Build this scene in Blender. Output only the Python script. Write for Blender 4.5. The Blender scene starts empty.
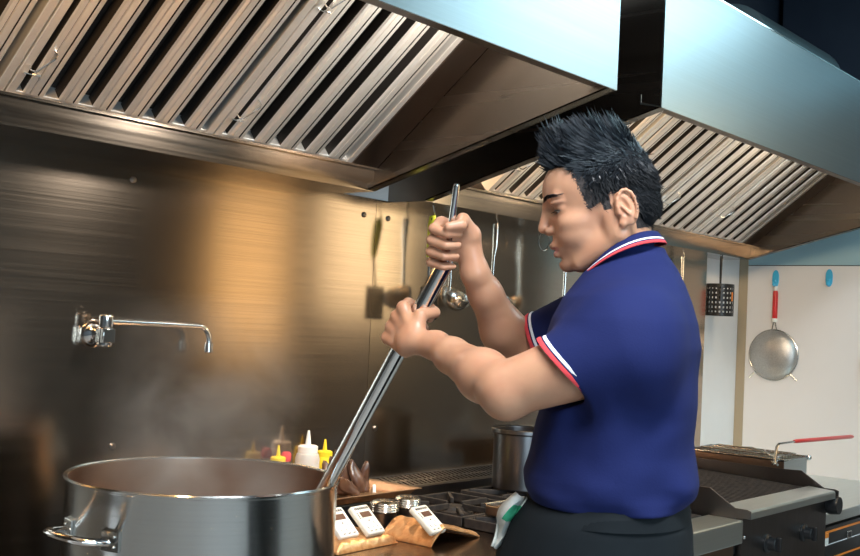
import bpy, bmesh, math, random
import numpy as np
from mathutils import Vector, Matrix, noise
S = bpy.context.scene
COL = S.collection
PI = math.pi
rad = math.radians
random.seed(7)

# ------------------------------------------------------------------ helpers
def tag(o, label=None, cat=None, group=None, kind=None):
    if label: o['label'] = label
    if cat: o['category'] = cat
    if group: o['group'] = group
    if kind: o['kind'] = kind
    return o

def empty(name, loc, label, cat, group=None, rotz=0):
    o = bpy.data.objects.new(name, None); COL.objects.link(o)
    o.empty_display_size = .05
    o.location = loc; o.rotation_euler = (0, 0, rotz)
    return tag(o, label, cat, group)

def obj(name, bm, mats, parent=None, smooth=False, bevel=0, seg=2, angle=35, loc=None):
    """link a bmesh (vertices in the parent's own frame) as one mesh object"""
    me = bpy.data.meshes.new(name)
    bmesh.ops.recalc_face_normals(bm, faces=bm.faces[:])
    bm.to_mesh(me); bm.free()
    o = bpy.data.objects.new(name, me); COL.objects.link(o)
    for m in (mats if isinstance(mats, (list, tuple)) else [mats]): me.materials.append(m)
    if parent: o.parent = parent
    if loc: o.location = loc
    if bevel:
        b = o.modifiers.new('b', 'BEVEL'); b.width = bevel; b.segments = seg; b.limit_method = 'ANGLE'; b.angle_limit = rad(30)
        b.harden_normals = False
    if smooth:
        for p in me.polygons: p.use_smooth = True
        try: me.set_sharp_from_angle(angle=rad(angle))
        except Exception: pass
    return o

def B(): return bmesh.new()

def box(bm, x0, x1, y0, y1, z0, z1, mi=0, M=None):
    vs = [bm.verts.new(Vector(c) if M is None else M @ Vector(c)) for c in
          ((x0,y0,z0),(x1,y0,z0),(x1,y1,z0),(x0,y1,z0),(x0,y0,z1),(x1,y0,z1),(x1,y1,z1),(x0,y1,z1))]
    for f in ((0,3,2,1),(4,5,6,7),(0,1,5,4),(1,2,6,5),(2,3,7,6),(3,0,4,7)):
        fc = bm.faces.new([vs[i] for i in f]); fc.material_index = mi
    return bm

def prism(bm, pts, axis, a0, a1, mi=0, M=None):
    """polygon in the two other axes, extruded along axis (0,1,2)"""
    def mk(p, a):
        v = {0: (a, p[0], p[1]), 1: (p[0], a, p[1]), 2: (p[0], p[1], a)}[axis]
        return bm.verts.new(Vector(v) if M is None else M @ Vector(v))
    A = [mk(p, a0) for p in pts]; C = [mk(p, a1) for p in pts]
    n = len(pts)
    bm.faces.new(A).material_index = mi
    bm.faces.new(C[::-1]).material_index = mi
    for i in range(n):
        bm.faces.new((A[i], A[(i+1) % n], C[(i+1) % n], C[i])).material_index = mi
    return bm

def lathe(bm, prof, c=(0,0,0), n=40, mi=0, M=None, sx=1, sy=1, capb=True, capt=True):
    """prof: list of (r,z)"""
    rings = []
    for r, z in prof:
        ring = []
        for k in range(n):
            a = 2*PI*k/n
            v = Vector((c[0]+r*math.cos(a)*sx, c[1]+r*math.sin(a)*sy, c[2]+z))
            ring.append(bm.verts.new(v if M is None else M @ v))
        rings.append(ring)
    for a, b in zip(rings, rings[1:]):
        for k in range(n):
            bm.faces.new((a[k], a[(k+1) % n], b[(k+1) % n], b[k])).material_index = mi
    if capb: bm.faces.new(rings[0][::-1]).material_index = mi
    if capt: bm.faces.new(rings[-1]).material_index = mi
    return bm

def tube(bm, pts, r, n=10, mi=0, closed=False, flat=None, caps=True):
    """sweep a circle along pts; r float or list; flat=(sx,sy) squash"""
    P = [Vector(p) for p in pts]; N = len(P)
    R = r if isinstance(r, (list, tuple)) else [r]*N
    T = []
    for i in range(N):
        a = P[(i-1) % N] if (closed or i > 0) else P[i]
        b = P[(i+1) % N] if (closed or i < N-1) else P[i]
        T.append((b-a).normalized())
    up = Vector((0,0,1)) if abs(T[0].z) < .9 else Vector((1,0,0))
    u = T[0].cross(up).normalized(); rings = []
    for i in range(N):
        u = (u - T[i]*u.dot(T[i])).normalized(); v = T[i].cross(u)
        fx, fy = flat if flat else (1, 1)
        rings.append([bm.verts.new(P[i] + (u*math.cos(2*PI*k/n)*fx + v*math.sin(2*PI*k/n)*fy)*R[i]) for k in range(n)])
    for i in range(N if closed else N-1):
        a, b = rings[i], rings[(i+1) % N]
        for k in range(n): bm.faces.new((a[k], a[(k+1) % n], b[(k+1) % n], b[k])).material_index = mi
    if not closed and caps:
        bm.faces.new(rings[0][::-1]).material_index = mi; bm.faces.new(rings[-1]).material_index = mi
    return bm

def sphere(bm, c, r, M=None, n=20, m=12, sc=(1,1,1), mi=0):
    prof = [(max(1e-4, r*math.sin(PI*i/m)), -r*math.cos(PI*i/m)) for i in range(m+1)]
    T = Matrix.Translation(c) @ (M if M else Matrix.Identity(4)) @ Matrix.Diagonal((*sc, 1))
    return lathe(bm, prof, n=n, M=T, mi=mi)

def arc(c, r, a0, a1, n, ax='xz'):
    out = []
    for i in range(n+1):
        a = rad(a0+(a1-a0)*i/n); p = (r*math.cos(a), r*math.sin(a))
        d = {'xz': (p[0], 0, p[1]), 'yz': (0, p[0], p[1]), 'xy': (p[0], p[1], 0)}[ax]
        out.append((c[0]+d[0], c[1]+d[1], c[2]+d[2]))
    return out

# ------------------------------------------------------------------ materials
def mat(name, col=(.5,.5,.5), rough=.5, metal=0, spec=.5, coat=0, trans=0, emit=None, es=0, sss=0, ior=1.45, alpha=1):
    m = bpy.data.materials.new(name); m.use_nodes = True
    b = m.node_tree.nodes['Principled BSDF']
    b.inputs['Base Color'].default_value = (*col, 1); b.inputs['Roughness'].default_value = rough
    b.inputs['Metallic'].default_value = metal; b.inputs['Specular IOR Level'].default_value = spec
    b.inputs['Coat Weight'].default_value = coat; b.inputs['Transmission Weight'].default_value = trans
    b.inputs['IOR'].default_value = ior
    if emit: b.inputs['Emission Color'].default_value = (*emit, 1); b.inputs['Emission Strength'].default_value = es
    if sss:
        b.inputs['Subsurface Weight'].default_value = sss; b.inputs['Subsurface Radius'].default_value = (.02, .008, .004); b.inputs['Subsurface Scale'].default_value = .6
    return m

def nd(m, t, **k):
    n = m.node_tree.nodes.new(t)
    for a, v in k.items(): setattr(n, a, v)
    return n
def lk(m, a, b): m.node_tree.links.new(a, b)

def noisy(m, scale=(5,5,5), amt=.1, detail=4, bump=0, rough=0, seed=0, col2=None, dist=.002, lo=.35, hi=.65, nscale=1):
    """vary colour (towards col2), roughness and height by stretched object-space noise"""
    b = m.node_tree.nodes['Principled BSDF']
    tc = nd(m, 'ShaderNodeTexCoord'); mp = nd(m, 'ShaderNodeMapping')
    mp.inputs['Scale'].default_value = scale; mp.inputs['Location'].default_value = (seed, seed*1.3, seed*.7)
    lk(m, tc.outputs['Object'], mp.inputs['Vector'])
    nz = nd(m, 'ShaderNodeTexNoise'); nz.inputs['Scale'].default_value = nscale; nz.inputs['Detail'].default_value = detail
    lk(m, mp.outputs[0], nz.inputs['Vector'])
    mr = nd(m, 'ShaderNodeMapRange'); mr.inputs['From Min'].default_value = lo; mr.inputs['From Max'].default_value = hi
    lk(m, nz.outputs[0], mr.inputs['Value'])
    if col2 is not None:
        mx = nd(m, 'ShaderNodeMix', data_type='RGBA')
        src = b.inputs['Base Color']
        if src.is_linked: lk(m, src.links[0].from_socket, mx.inputs[6])
        else: mx.inputs[6].default_value = src.default_value
        mx.inputs[7].default_value = (*col2, 1)
        mu = nd(m, 'ShaderNodeMath', operation='MULTIPLY'); mu.inputs[1].default_value = amt
        lk(m, mr.outputs[0], mu.inputs[0]); lk(m, mu.outputs[0], mx.inputs[0]); lk(m, mx.outputs[2], src)
    if rough:
        r0 = b.inputs['Roughness'].default_value
        ma = nd(m, 'ShaderNodeMapRange'); ma.inputs['To Min'].default_value = r0-rough; ma.inputs['To Max'].default_value = r0+rough
        lk(m, mr.outputs[0], ma.inputs['Value']); lk(m, ma.outputs[0], b.inputs['Roughness'])
    if bump:
        bp = nd(m, 'ShaderNodeBump'); bp.inputs['Strength'].default_value = bump; bp.inputs['Distance'].default_value = dist
        lk(m, nz.outputs[0], bp.inputs['Height'])
        if b.inputs['Normal'].is_linked: lk(m, b.inputs['Normal'].links[0].from_socket, bp.inputs['Normal'])
        lk(m, bp.outputs[0], b.inputs['Normal'])
    return m

def steel(name, col=(.55,.53,.5), rough=.3, aniso=0, tan=None, brush=(2,2,260), bump=.06, seed=0, grime=None, gamt=.5, gscale=(3,3,3)):
    m = mat(name, col, rough, 1)
    b = m.node_tree.nodes['Principled BSDF']
    if aniso:
        b.inputs['Anisotropic'].default_value = aniso
        cv = nd(m, 'ShaderNodeCombineXYZ')
        for i in range(3): cv.inputs[i].default_value = tan[i]
        lk(m, cv.outputs[0], b.inputs['Tangent'])
    noisy(m, brush, detail=3, bump=bump, rough=.022, seed=seed, dist=.0006, col2=tuple(c*.85 for c in col), amt=.25)
    if grime: noisy(m, gscale, amt=gamt, detail=6, seed=seed+3, col2=grime, lo=.4, hi=.7)
    return m

M = {}
M['wallsteel'] = steel('brushed_wall_steel', (.40,.33,.27), .17, .6, (0,0,1), (1.2,1.2,330), .002, grime=(.24,.16,.10), gamt=.35, gscale=(1.1,1.1,.8))
M['wallsteel2'] = steel('brushed_wall_steel_b', (.47,.39,.31), .17, .6, (0,0,1), (1.2,1.2,330), .002, seed=4, grime=(.26,.18,.11), gamt=.3, gscale=(1.1,1.1,.8))
M['fascia'] = steel('brushed_fascia', (.45,.53,.56), .32, .6, (0,0,1), (1.0,1.0,300), .003, seed=9)
M['hoodin'] = steel('greasy_hood_steel', (.24,.20,.175), .30, 0, None, (.5,12,12), .001, seed=2, grime=(.13,.075,.045), gamt=.6, gscale=(1.5,1.5,1.5))
M['trough'] = steel('trough_steel', (.34,.30,.265), .15, 0, None, (1.5,40,160), .002, seed=5, grime=(.40,.27,.17), gamt=.35)
M['baffle'] = noisy(mat('baffle_steel', (.90,.89,.87), .33, .80), (.7,.7,.7), amt=.25, col2=(.70,.53,.40), detail=2)
M['bafflein'] = mat('baffle_inner_steel', (.022,.018,.016), .6, .3)  # near-black: gap shade put into the colour of greasy channel steel
M['pot'] = steel('pot_steel', (.52,.54,.54), .20, .75, (0,0,1), (1.5,1.5,260), .002, seed=8)
M['steel'] = steel('plain_steel', (.6,.6,.58), .22, bump=.01, brush=(30,30,30))
M['counter'] = steel('counter_steel', (.68,.74,.73), .34, bump=.015, brush=(4,180,180))
M['darksteel'] = steel('dark_steel', (.19,.185,.19), .30, bump=.015, brush=(60,60,4), grime=(.08,.055,.045))
M['brownsteel'] = steel('heat_stained_steel', (.32,.23,.17), .32, bump=.015, brush=(4,4,160), grime=(.17,.1,.07))  # brown of reflected surroundings put into the steel colour
M['chrome'] = mat('chrome', (.78,.77,.75), .12, 1)
M['iron'] = noisy(mat('cast_iron', (.012,.012,.013), .6, spec=.35), (40,40,40), bump=.2, col2=(.05,.04,.035), amt=.6)
M['black'] = mat('black_plastic', (.012,.012,.013), .35)
M['rivet'] = mat('rivet', (.25,.22,.2), .3, 1)
M['plaster'] = noisy(mat('white_wall_paint', (.80,.78,.77), .75), (6,6,6), amt=.25, bump=.05, col2=(.68,.65,.63))
M['whiteboard'] = noisy(mat('white_wall_board', (.76,.72,.70), .5), (2,2,2), amt=.3, col2=(.66,.6,.56))
M['boardblue'] = mat('pale_upper_board', (.33,.50,.56), .45)
M['tan'] = mat('tan_trim', (.38,.3,.2), .5)
M['ceiling'] = mat('dark_ceiling', (.035,.045,.065), .8)
M['duct'] = noisy(mat('navy_duct', (.03,.042,.065), .45, .3), (4,4,4), amt=.4, col2=(.05,.065,.09))
M['darkwall'] = mat('dark_wall', (.09,.10,.11), .7)
M['skin'] = None
M['navy'] = None
M['red'] = mat('red_grip', (.62,.02,.015), .3, coat=.3)
M['redcloth'] = mat('red_knit', (.62,.05,.06), .8)
M['whitecloth'] = mat('white_knit', (.8,.8,.82), .8)
M['white'] = mat('white_plastic', (.82,.8,.76), .35)
M['cream'] = mat('cream_plastic', (.80,.78,.70), .35)
M['lcd'] = mat('timer_screen', (.10,.045,.03), .2)
M['ink'] = mat('black_print', (.03,.025,.025), .6)
M['yellow'] = mat('yellow_plastic', (.85,.62,.03), .35, sss=.1)
M['lime'] = mat('lime_plastic', (.52,.62,.05), .4)
M['blueplastic'] = mat('sky_blue_plastic', (.06,.45,.72), .3, coat=.3)
M['clear'] = mat('frosted_plastic', (.85,.80,.76), .35, trans=.35, sss=.2)
M['orange'] = mat('orange_stripe', (.85,.25,.03), .4)
M['copperfoil'] = noisy(mat('copper_foil', (.62,.32,.14), .34, .75), (70,70,70), amt=.7, bump=.6, dist=.004, col2=(.8,.52,.28))
M['brownbag'] = noisy(mat('brown_leaf', (.05,.022,.014), .35, coat=.3), (20,20,20), amt=.6, bump=.3, col2=(.2,.1,.06))
M['apron'] = noisy(mat('black_apron_cloth', (.006,.008,.010), .9, spec=.2), (9,9,5), bump=.5, dist=.01, detail=3, col2=(.010,.014,.017), amt=.6)
M['towel'] = noisy(mat('white_towel', (.72,.74,.7), .9), (150,150,150), bump=.3, col2=(.55,.58,.55), amt=.3)
M['green'] = mat('green_towel_stripe', (.05,.42,.22), .85)
M['mesh'] = None

# ------------------------------------------------------------------ setting (metres; wall with the hoods is y = 0)
XR = 5.07
def struct(name, bm, m, **k):
    o = obj(name, bm, m, **k); o['kind'] = 'structure'; return o
struct('floor', box(B(), -2.2, XR, -5, 0.0, -.1, 0), noisy(mat('floor_tile', (.30,.30,.29), .45), (3,3,3), amt=.5, col2=(.22,.22,.21)))
struct('ceiling', box(B(), -2.2, XR, -5, 0.0, 2.95, 3.05), M['ceiling'])
struct('wall_back', box(B(), -2.2, XR+.1, 0, .12, 0, 2.95), M['plaster'])
struct('wall_left', box(B(), -2.3, -2.2, -5, 0, 0, 2.95), M['darkwall'])
struct('wall_rear', box(B(), -2.2, XR, -5.1, -5, 0, 2.95), M['darkwall'])
struct('wall_right', box(B(), XR, XR+.1, -5, 0, 0, 2.95), mat('brown_wall_paint', (.10,.075,.06), .7))
struct('trim_1', box(B(), XR-.018, XR-.012, -.045, -.001, .78, 1.9), M['tan'])
# board fixed to the right wall, lower sheet and upper sheet meeting in the thin line
bd = struct('trim_2', box(B(), XR-.012, XR-.0005, -1.15, -.001, .5, 1.7625), M['whiteboard'])
struct('trim_3', box(B(), XR-.012, XR-.0005, -1.15, -.001, 1.7665, 2.9), M['boardblue'])
struct('trim_4', box(B(), XR-.012, XR-.0005, -4.99, -1.151, 2.56, 2.9), M['boardblue'])  # unseen pale blue band, added for the far fascia to reflect

# steel sheets on the back wall
def screws(parent, pts):
    for x, z in pts:
        b = lathe(B(), [(.0085,0),(.0085,.003),(.006,.0055),(.001,.006)], n=14, M=Matrix.Translation((x,-.004,z)) @ Matrix.Rotation(rad(90),4,'X'))
        s = obj('screw', b, M['rivet'], parent, smooth=True)
p1 = empty('steel_wall_sheet', (0,0,0), 'large brushed steel wall sheet behind the stock pot, with the swivel spout tap on it', 'wall sheet')
obj('sheet', box(B(), -2.19, 2.419, -.004, -.0005, .3, 1.778), M['wallsteel'], p1)
screws(p1, [(1.539,1.721),(2.366,1.724),(1.526,1.062),(.74,1.72),(.74,1.06)])
p2 = empty('steel_wall_sheet', (0,0,0), 'brushed steel wall sheet right of the vertical seam, behind the hanging ladles', 'wall sheet')
obj('sheet', box(B(), 2.421, 4.69, -.004, -.0005, .3, 1.778), M['wallsteel2'], p2)
screws(p2, [(2.475,1.724),(2.464,1.067),(3.6,1.06)])

# ------------------------------------------------------------------ extraction hoods
DY, DZ = -.788, .616                      # direction up a baffle (rear to front)
YB, ZB = -.157, 1.838
def PL(x, v, w):                          # filter plane: along x, up the slope, towards the room
    return Vector((x, YB + v*DY + w*(-DZ), ZB + v*DZ + w*DY))

def make_filter(x0, x1, label, group, handles=(.12, .62), n=5, L=.68):
    r = empty('baffle_filter', ((x0+x1)/2, YB, ZB), label, 'grease filter', group)
    ox = (x0+x1)/2
    def V(x, v, w): return PL(x, v, w) - Vector((ox, YB, ZB))
    def slab(bm, xa, xb_, v0, v1, w0, w1):
        vs = [bm.verts.new(V(a, b, c)) for a, b, c in ((xa,v0,w0),(xb_,v0,w0),(xb_,v1,w0),(xa,v1,w0),(xa,v0,w1),(xb_,v0,w1),(xb_,v1,w1),(xa,v1,w1))]
        for f in ((0,3,2,1),(4,5,6,7),(0,1,5,4),(1,2,6,5),(2,3,7,6),(3,0,4,7)): bm.faces.new([vs[i] for i in f])
    fr = B()
    slab(fr, x0+.001, x0+.022, 0, L, -.045, .0); slab(fr, x1-.022, x1-.001, 0, L, -.045, .0)
    slab(fr, x0+.022, x1-.022, 0, .012, -.045, -.004); slab(fr, x0+.022, x1-.022, L-.02, L, -.045, -.002)
    obj('filter_frame', fr, M['baffle'], r, bevel=.002)
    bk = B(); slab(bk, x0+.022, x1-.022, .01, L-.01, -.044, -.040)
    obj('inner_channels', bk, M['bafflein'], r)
    w = (x1-x0-.044)/n
    for i in range(n):
        c = x0+.022+w*(i+.5); h = w*.30
        b = B()
        prof = [(-h,-.034),(-h,-.006),(-h*.86,-.001),(-h*.50,0),(-h*.46,-.004),(-h*.37,-.004),(-h*.33,0),(h*.24,0),(h*.28,-.004),(h*.37,-.004),(h*.41,0),(h*.84,-.0015),(h*1.0,-.006),(h*1.04,-.034)]
        ra = [b.verts.new(V(c+p, .012, q)) for p, q in prof]; rb = [b.verts.new(V(c+p, L-.02, q)) for p, q in prof]
        k = len(prof)
        for j in range(k): b.faces.new((ra[j], ra[(j+1) % k], rb[(j+1) % k], rb[j])).material_index = 1 if j in (0,4,9,12,13) else 0  # side walls and grooves painted as dark as the shaded gaps
        b.faces.new(ra[::-1]); b.faces.new(rb)
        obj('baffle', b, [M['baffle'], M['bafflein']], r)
    for hv in handles:                     # wire bail handles on the left frame bar
        hx = x0+.030
        b = tube(B(), [V(hx-.014,hv,.001),V(hx-.014,hv,.016),V(hx-.008,hv+.004,.022),V(hx+.012,hv+.05,.024),V(hx+.016,hv+.055,.016),V(hx+.016,hv+.055,.001)], .002, 6)
        tube(b, [V(hx-.018,hv-.02,.003),V(hx+.02,hv-.02,.003)], .0018, 6)
        obj('wire_handle', b, M['chrome'], r, smooth=True)
    return r

def hood(name, xa, xb, label):
    r = empty(name, (xa, 0, 1.774), label, 'extraction hood')
    o = Vector((xa, 0, 1.774))
    def pb(bm, pts, a0, a1):               # polygon in (y,z) world, extruded x
        return prism(bm, [(y, z-1.774) for y, z in pts], 0, a0-xa, a1-xa)
    ZF0, ZF1, YF = 1.988, 2.352, -.95
    # front fascia with the return lip under it
    b = B()
    pb(b, [(YF,ZF0),(YF,ZF1),(YF+.022,ZF1),(YF+.022,ZF1-.004),(YF+.004,ZF1-.004),(YF+.004,ZF0+.004),(YF+.060,ZF0+.018),(YF+.060,ZF0+.040),(YF+.063,ZF0+.040),(YF+.063,ZF0+.014)], xa, xb)
    for v in b.verts: v.co.x += -.0008 if v.co.x < .01 else .0008
    obj('fascia', b, M['fascia'], r)
    b = B(); pb(b, [(YF-.001,ZF1-.003),(YF-.001,ZF1+.002),(YF+.022,ZF1+.002),(YF+.022,ZF1)], xa, xb); obj('top_rim', b, M['chrome'], r)
    b = B(); pb(b, [(YF+.0005,ZF0+.0005),(YF+.062,ZF0+.0145),(YF+.062,ZF0+.0125),(YF+.0005,ZF0-.0015)], xa+.001, xb-.001)
    obj('fascia_lip', b, M['hoodin'], r)
    # end panels, each with an inward flange along the sloping bottom edge
    for s, x in ((1, xa), (-1, xb)):
        b = B()
        pb(b, [(-.0005,1.774),(-.157,1.775),(YF+.004,ZF0),(YF+.004,ZF1),(-.0005,ZF1)], min(x,x+s*.003), max(x,x+s*.003))
        pb(b, [(-.155,1.775),(YF+.005,ZF0),(YF+.005,ZF0+.004),(-.155,1.779)], min(x,x+s*.032), max(x,x+s*.032))
        pb(b, [(-.155,1.775),(YF+.005,ZF0),(YF+.005,ZF0+.018),(-.155,1.793)], min(x+s*.030,x+s*.032), max(x+s*.030,x+s*.032))
        obj('end_panel', b, M['hoodend'], r)
    b = B()                                # grease trough along the wall
    pb(b, [(-.0006,1.774),(-.155,1.774),(-.155,1.836),(-.165,1.836),(-.165,1.842),(-.151,1.842),(-.151,1.778),(-.0006,1.778)], xa+.004, xb-.004)
    obj('grease_trough', b, M['trough'], r)
    b = B(); pb(b, [(-.0005,ZF1),(YF+.02,ZF1),(YF+.02,ZF1+.004),(-.0005,ZF1+.004)], xa, xb)
    obj('top_panel', b, M['hoodin'], r)
    # sloping filler strips beside the filters, in the filter plane
    b = B()
    for x0, x1 in ((xa+.005, xa+.085), (xb-.105, xb-.005)):
        vs = [b.verts.new(PL(x, v, w)-o) for x, v, w in ((x0,0,.002),(x1,0,.002),(x1,.82,.002),(x0,.82,.002),(x0,0,-.003),(x1,0,-.003),(x1,.82,-.003),(x0,.82,-.003))]
        for f in ((0,3,2,1),(4,5,6,7),(0,1,5,4),(1,2,6,5),(2,3,7,6),(3,0,4,7)): b.faces.new([vs[i] for i in f])
    vs = [b.verts.new(PL(x, v, w)-o) for x, v, w in ((xa+.005,.68,0),(xb-.005,.68,0),(xb-.005,.82,0),(xa+.005,.82,0),(xa+.005,.68,-.004),(xb-.005,.68,-.004),(xb-.005,.82,-.004),(xa+.005,.82,-.004))]
    for f in ((0,3,2,1),(4,5,6,7),(0,1,5,4),(1,2,6,5),(2,3,7,6),(3,0,4,7)): b.faces.new([vs[i] for i in f])
    obj('filler_panel', b, M['hoodin'], r)
    return r
M['hoodend'] = steel('hood_end_steel', (.25,.215,.185), .26, 0, None, (.5,.5,20), .001, seed=12, grime=(.22,.15,.10), gamt=.5, gscale=(1.5,1.5,1.5))
hood('extraction_hood', -1.35, 2.25, 'near stainless extraction hood above the stock pot, blue-tinted front panel')
hood('extraction_hood', 2.475, 4.83, 'far stainless extraction hood above the charbroiler, right of the dark gap')
desc = ['rightmost', 'second from right', 'third from right', 'fourth from right', 'fifth from right', 'sixth from right', 'seventh from right']
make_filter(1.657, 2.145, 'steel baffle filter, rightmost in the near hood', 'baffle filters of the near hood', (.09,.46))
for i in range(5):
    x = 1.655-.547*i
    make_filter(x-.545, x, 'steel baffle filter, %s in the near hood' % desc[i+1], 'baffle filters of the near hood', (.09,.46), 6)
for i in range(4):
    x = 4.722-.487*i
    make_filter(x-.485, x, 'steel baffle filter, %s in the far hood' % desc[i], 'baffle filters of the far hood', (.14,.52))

# hood lamps: vapour-proof bulkhead fittings on the inside of each fascia
def hood_lamp(x, e, label, col=(1,.60,.24)):
    r = empty('hood_lamp', (x, -.90, 2.12), label, 'lamp', 'bulkhead lamps inside the hoods')
    obj('lamp_base', box(B(), -.07, .07, -.044, -.02, -.045, .045), M['darksteel'], r, bevel=.005)
    m = mat('warm_glass', (1,.8,.55), .3, emit=col, es=e)
    obj('lamp_glass', sphere(B(), (0,.0,0), .045, sc=(1.2,.7,.8)), m, r, smooth=True)
    l = bpy.data.lights.new('hood_bulb', 'AREA'); l.shape = 'DISK'; l.size = .17; l.energy = e*.8; l.color = col
    lo = bpy.data.objects.new('hood_bulb', l); COL.objects.link(lo); lo.parent = r
    lo.location = (0,.05,-.01); lo.rotation_euler = (rad(62),0,0)
    return r
hood_lamp(.85, 10, 'warm bulkhead lamp behind the near hood front panel, far left')
hood_lamp(1.95, 10, 'white bulkhead lamp behind the near hood front panel, right end', (1,.92,.80))
hood_lamp(2.72, 20, 'warm bulkhead lamp behind the far hood front panel, left end', (1,.72,.42))
hood_lamp(3.95, 6, 'warm bulkhead lamp behind the far hood front panel, above the fryer', (1,.78,.52))

# ceiling fluorescent fittings
def tubelight(x, y, lx, ly, e, label, col=(.72,.93,1), z=2.93):
    r = empty('ceiling_light', (x,y,z), label, 'ceiling light', 'fluorescent ceiling lights')
    obj('housing', box(B(), -lx/2-.02, lx/2+.02, -ly/2-.02, ly/2+.02, -.04, .02), M['steel'], r, bevel=.004)
    m = mat('tube_diffuser', (.9,.95,1), .5, emit=col, es=e*.12)
    obj('diffuser', box(B(), -lx/2, lx/2, -ly/2, ly/2, -.055, -.041), m, r)
    l = bpy.data.lights.new('tube', 'AREA'); l.shape = 'RECTANGLE'; l.size = lx; l.size_y = ly; l.energy = e; l.color = col
    lo = bpy.data.objects.new('tube', l); COL.objects.link(lo); lo.parent = r; lo.location = (0,0,-.06)
tubelight(4.0, -2.2, 1.6, 1.1, 17, 'large square light panel in the ceiling near the right wall', (.58,.88,1))
tubelight(.75, -2.1, 1.2, .3, 66, 'long fluorescent ceiling light above and left of the cook', (.93,.97,1))
tubelight(2.2, -4.2, 1.2, .3, 20, 'long fluorescent ceiling light at the rear of the kitchen')
# added glowing pane and fill light in the unseen rear wall, for baffles
w_ = empty('window_1', (-.2,-4.99,1.65), None, None); w_['kind'] = 'structure'
b = B()
for x in (-1.3,-.02,1.26): box(b, x, x+.05, -.01, .04, -.70, .70)
for z in (-.70,.0,.66): box(b, -1.3, 1.31, -.01, .04, z, z+.04)
obj('window_frame', b, M['white'], w_)
obj('window_pane', box(B(), -1.27, 1.28, .0, .006, -.68, .68), mat('daylight_pane', (.7,.85,.95), .3, emit=(.62,.85,1), es=1.6), w_)
l = bpy.data.lights.new('daylight', 'AREA'); l.shape = 'RECTANGLE'; l.size = 2.5; l.size_y = 1.3; l.energy = 70; l.color = (.66,.86,1)
lo = bpy.data.objects.new('daylight', l); COL.objects.link(lo); lo.parent = w_; lo.location = (0,.02,0); lo.rotation_euler = (rad(90),0,0)

W = bpy.data.worlds.new('world'); S.world = W; W.use_nodes = True
W.node_tree.nodes['Background'].inputs[0].default_value = (.25,.33,.42,1); W.node_tree.nodes['Background'].inputs[1].default_value = .08

# two added glowing panes in the unseen right wall, for gold reflections on steel
for n_, (y0, y1, z0, z1, e, c_) in enumerate(((-4.15,-3.35,1.15,2.35,2.0,(1,.60,.22)),(-3.0,-2.25,1.45,2.45,2.3,(1,.74,.42)))):
    w2 = empty('window_%d' % (n_+2), (XR, (y0+y1)/2, (z0+z1)/2), None, None); w2['kind'] = 'structure'
    hy, hz_ = (y1-y0)/2, (z1-z0)/2
    b = B()
    for y in (-hy-.04, hy): box(b, -.03, .0, y, y+.04, -hz_-.04, hz_+.04)
    for z in (-hz_-.04, hz_): box(b, -.03, .0, -hy, hy, z, z+.04)
    obj('window_frame', b, M['tan'], w2)
    obj('window_pane', box(B(), -.008, -.001, -hy, hy, -hz_, hz_), mat('warm_lit_pane_%d' % n_, (.9,.7,.5), .3, emit=c_, es=e), w2)

# ductwork above the far hood
d = empty('exhaust_duct', (3.7,-.2,2.357), 'dark navy exhaust plenum along the wall above the far hood', 'duct')
obj('duct_box', box(B(), -1.2, 1.36, -.25, .19, 0, .59), M['duct'], d, bevel=.006)
obj('duct_flange', box(B(), -1.22, 1.365, -.262, .19, .12, .15), M['duct'], d, bevel=.003)
d = empty('fan_box', (4.65,-.7,2.357), 'dark navy square fan box standing on the far hood, near the right wall', 'fan box')
b = B(); prism(b, [(-.32,-.24),(.38,-.24),(.38,.22),(-.32,.22)], 2, .0, .585); obj('fan_housing', b, M['duct'], d, bevel=.006)
obj('access_cover', box(B(), -.24,.06,-.252,-.24,.32,.50), M['duct'], d, bevel=.003)
d = empty('air_duct', (3.22,-.76,2.357), 'pale teal curved metal air duct lying on top of the far hood', 'duct')
b = B(); prism(b, [(.14*math.cos(rad(a)), .005+.12*math.sin(rad(a))) for a in range(0,181,12)], 0, .0, .66)
obj('duct_shell', b, steel('teal_duct', (.45,.62,.66), .3, bump=.01, brush=(40,3,3)), d, smooth=True)

# ------------------------------------------------------------------ tap on the wall
t = empty('wall_tap', (1.455,0,1.337), 'chrome swivel pot-filler tap on the steel wall above the stock pot', 'tap')
Ry = Matrix.Rotation(rad(90),4,'X')
obj('wall_flange', lathe(B(), [(.034,0),(.034,.004),(.030,.012),(.018,.020),(.014,.040)], n=28, M=Matrix.Translation((0,-.004,0)) @ Ry), M['chrome'], t, smooth=True)
b = lathe(B(), [(.014,-.030),(.0165,-.026),(.0165,.012),(.012,.016)], (0,-.055,0), n=24)
box(b, -.016, .016, -.072, -.036, -.020, .014); lathe(b, [(.016,.016),(.0165,.018),(.0165,.044),(.013,.048)], (0,-.055,0), n=24)
obj('valve_body', b, M['chrome'], t, smooth=True, bevel=.001)
obj('spout', tube(B(), [(0,-.055,.031),(.02,-.055,.031),(.15,-.056,.030),(.270,-.057,.028)] + [(.270+.036*math.sin(rad(a)),-.057,-.008+.036*math.cos(rad(a))) for a in range(15,91,15)] + [(.306,-.057,-.018)], .0068, 12), M['chrome'], t, smooth=True)
obj('spout_nozzle', lathe(B(), [(.008,-.040),(.0105,-.038),(.0105,-.016),(.008,-.014)], (.306,-.057,0), n=20), M['chrome'], t, smooth=True)

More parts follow.
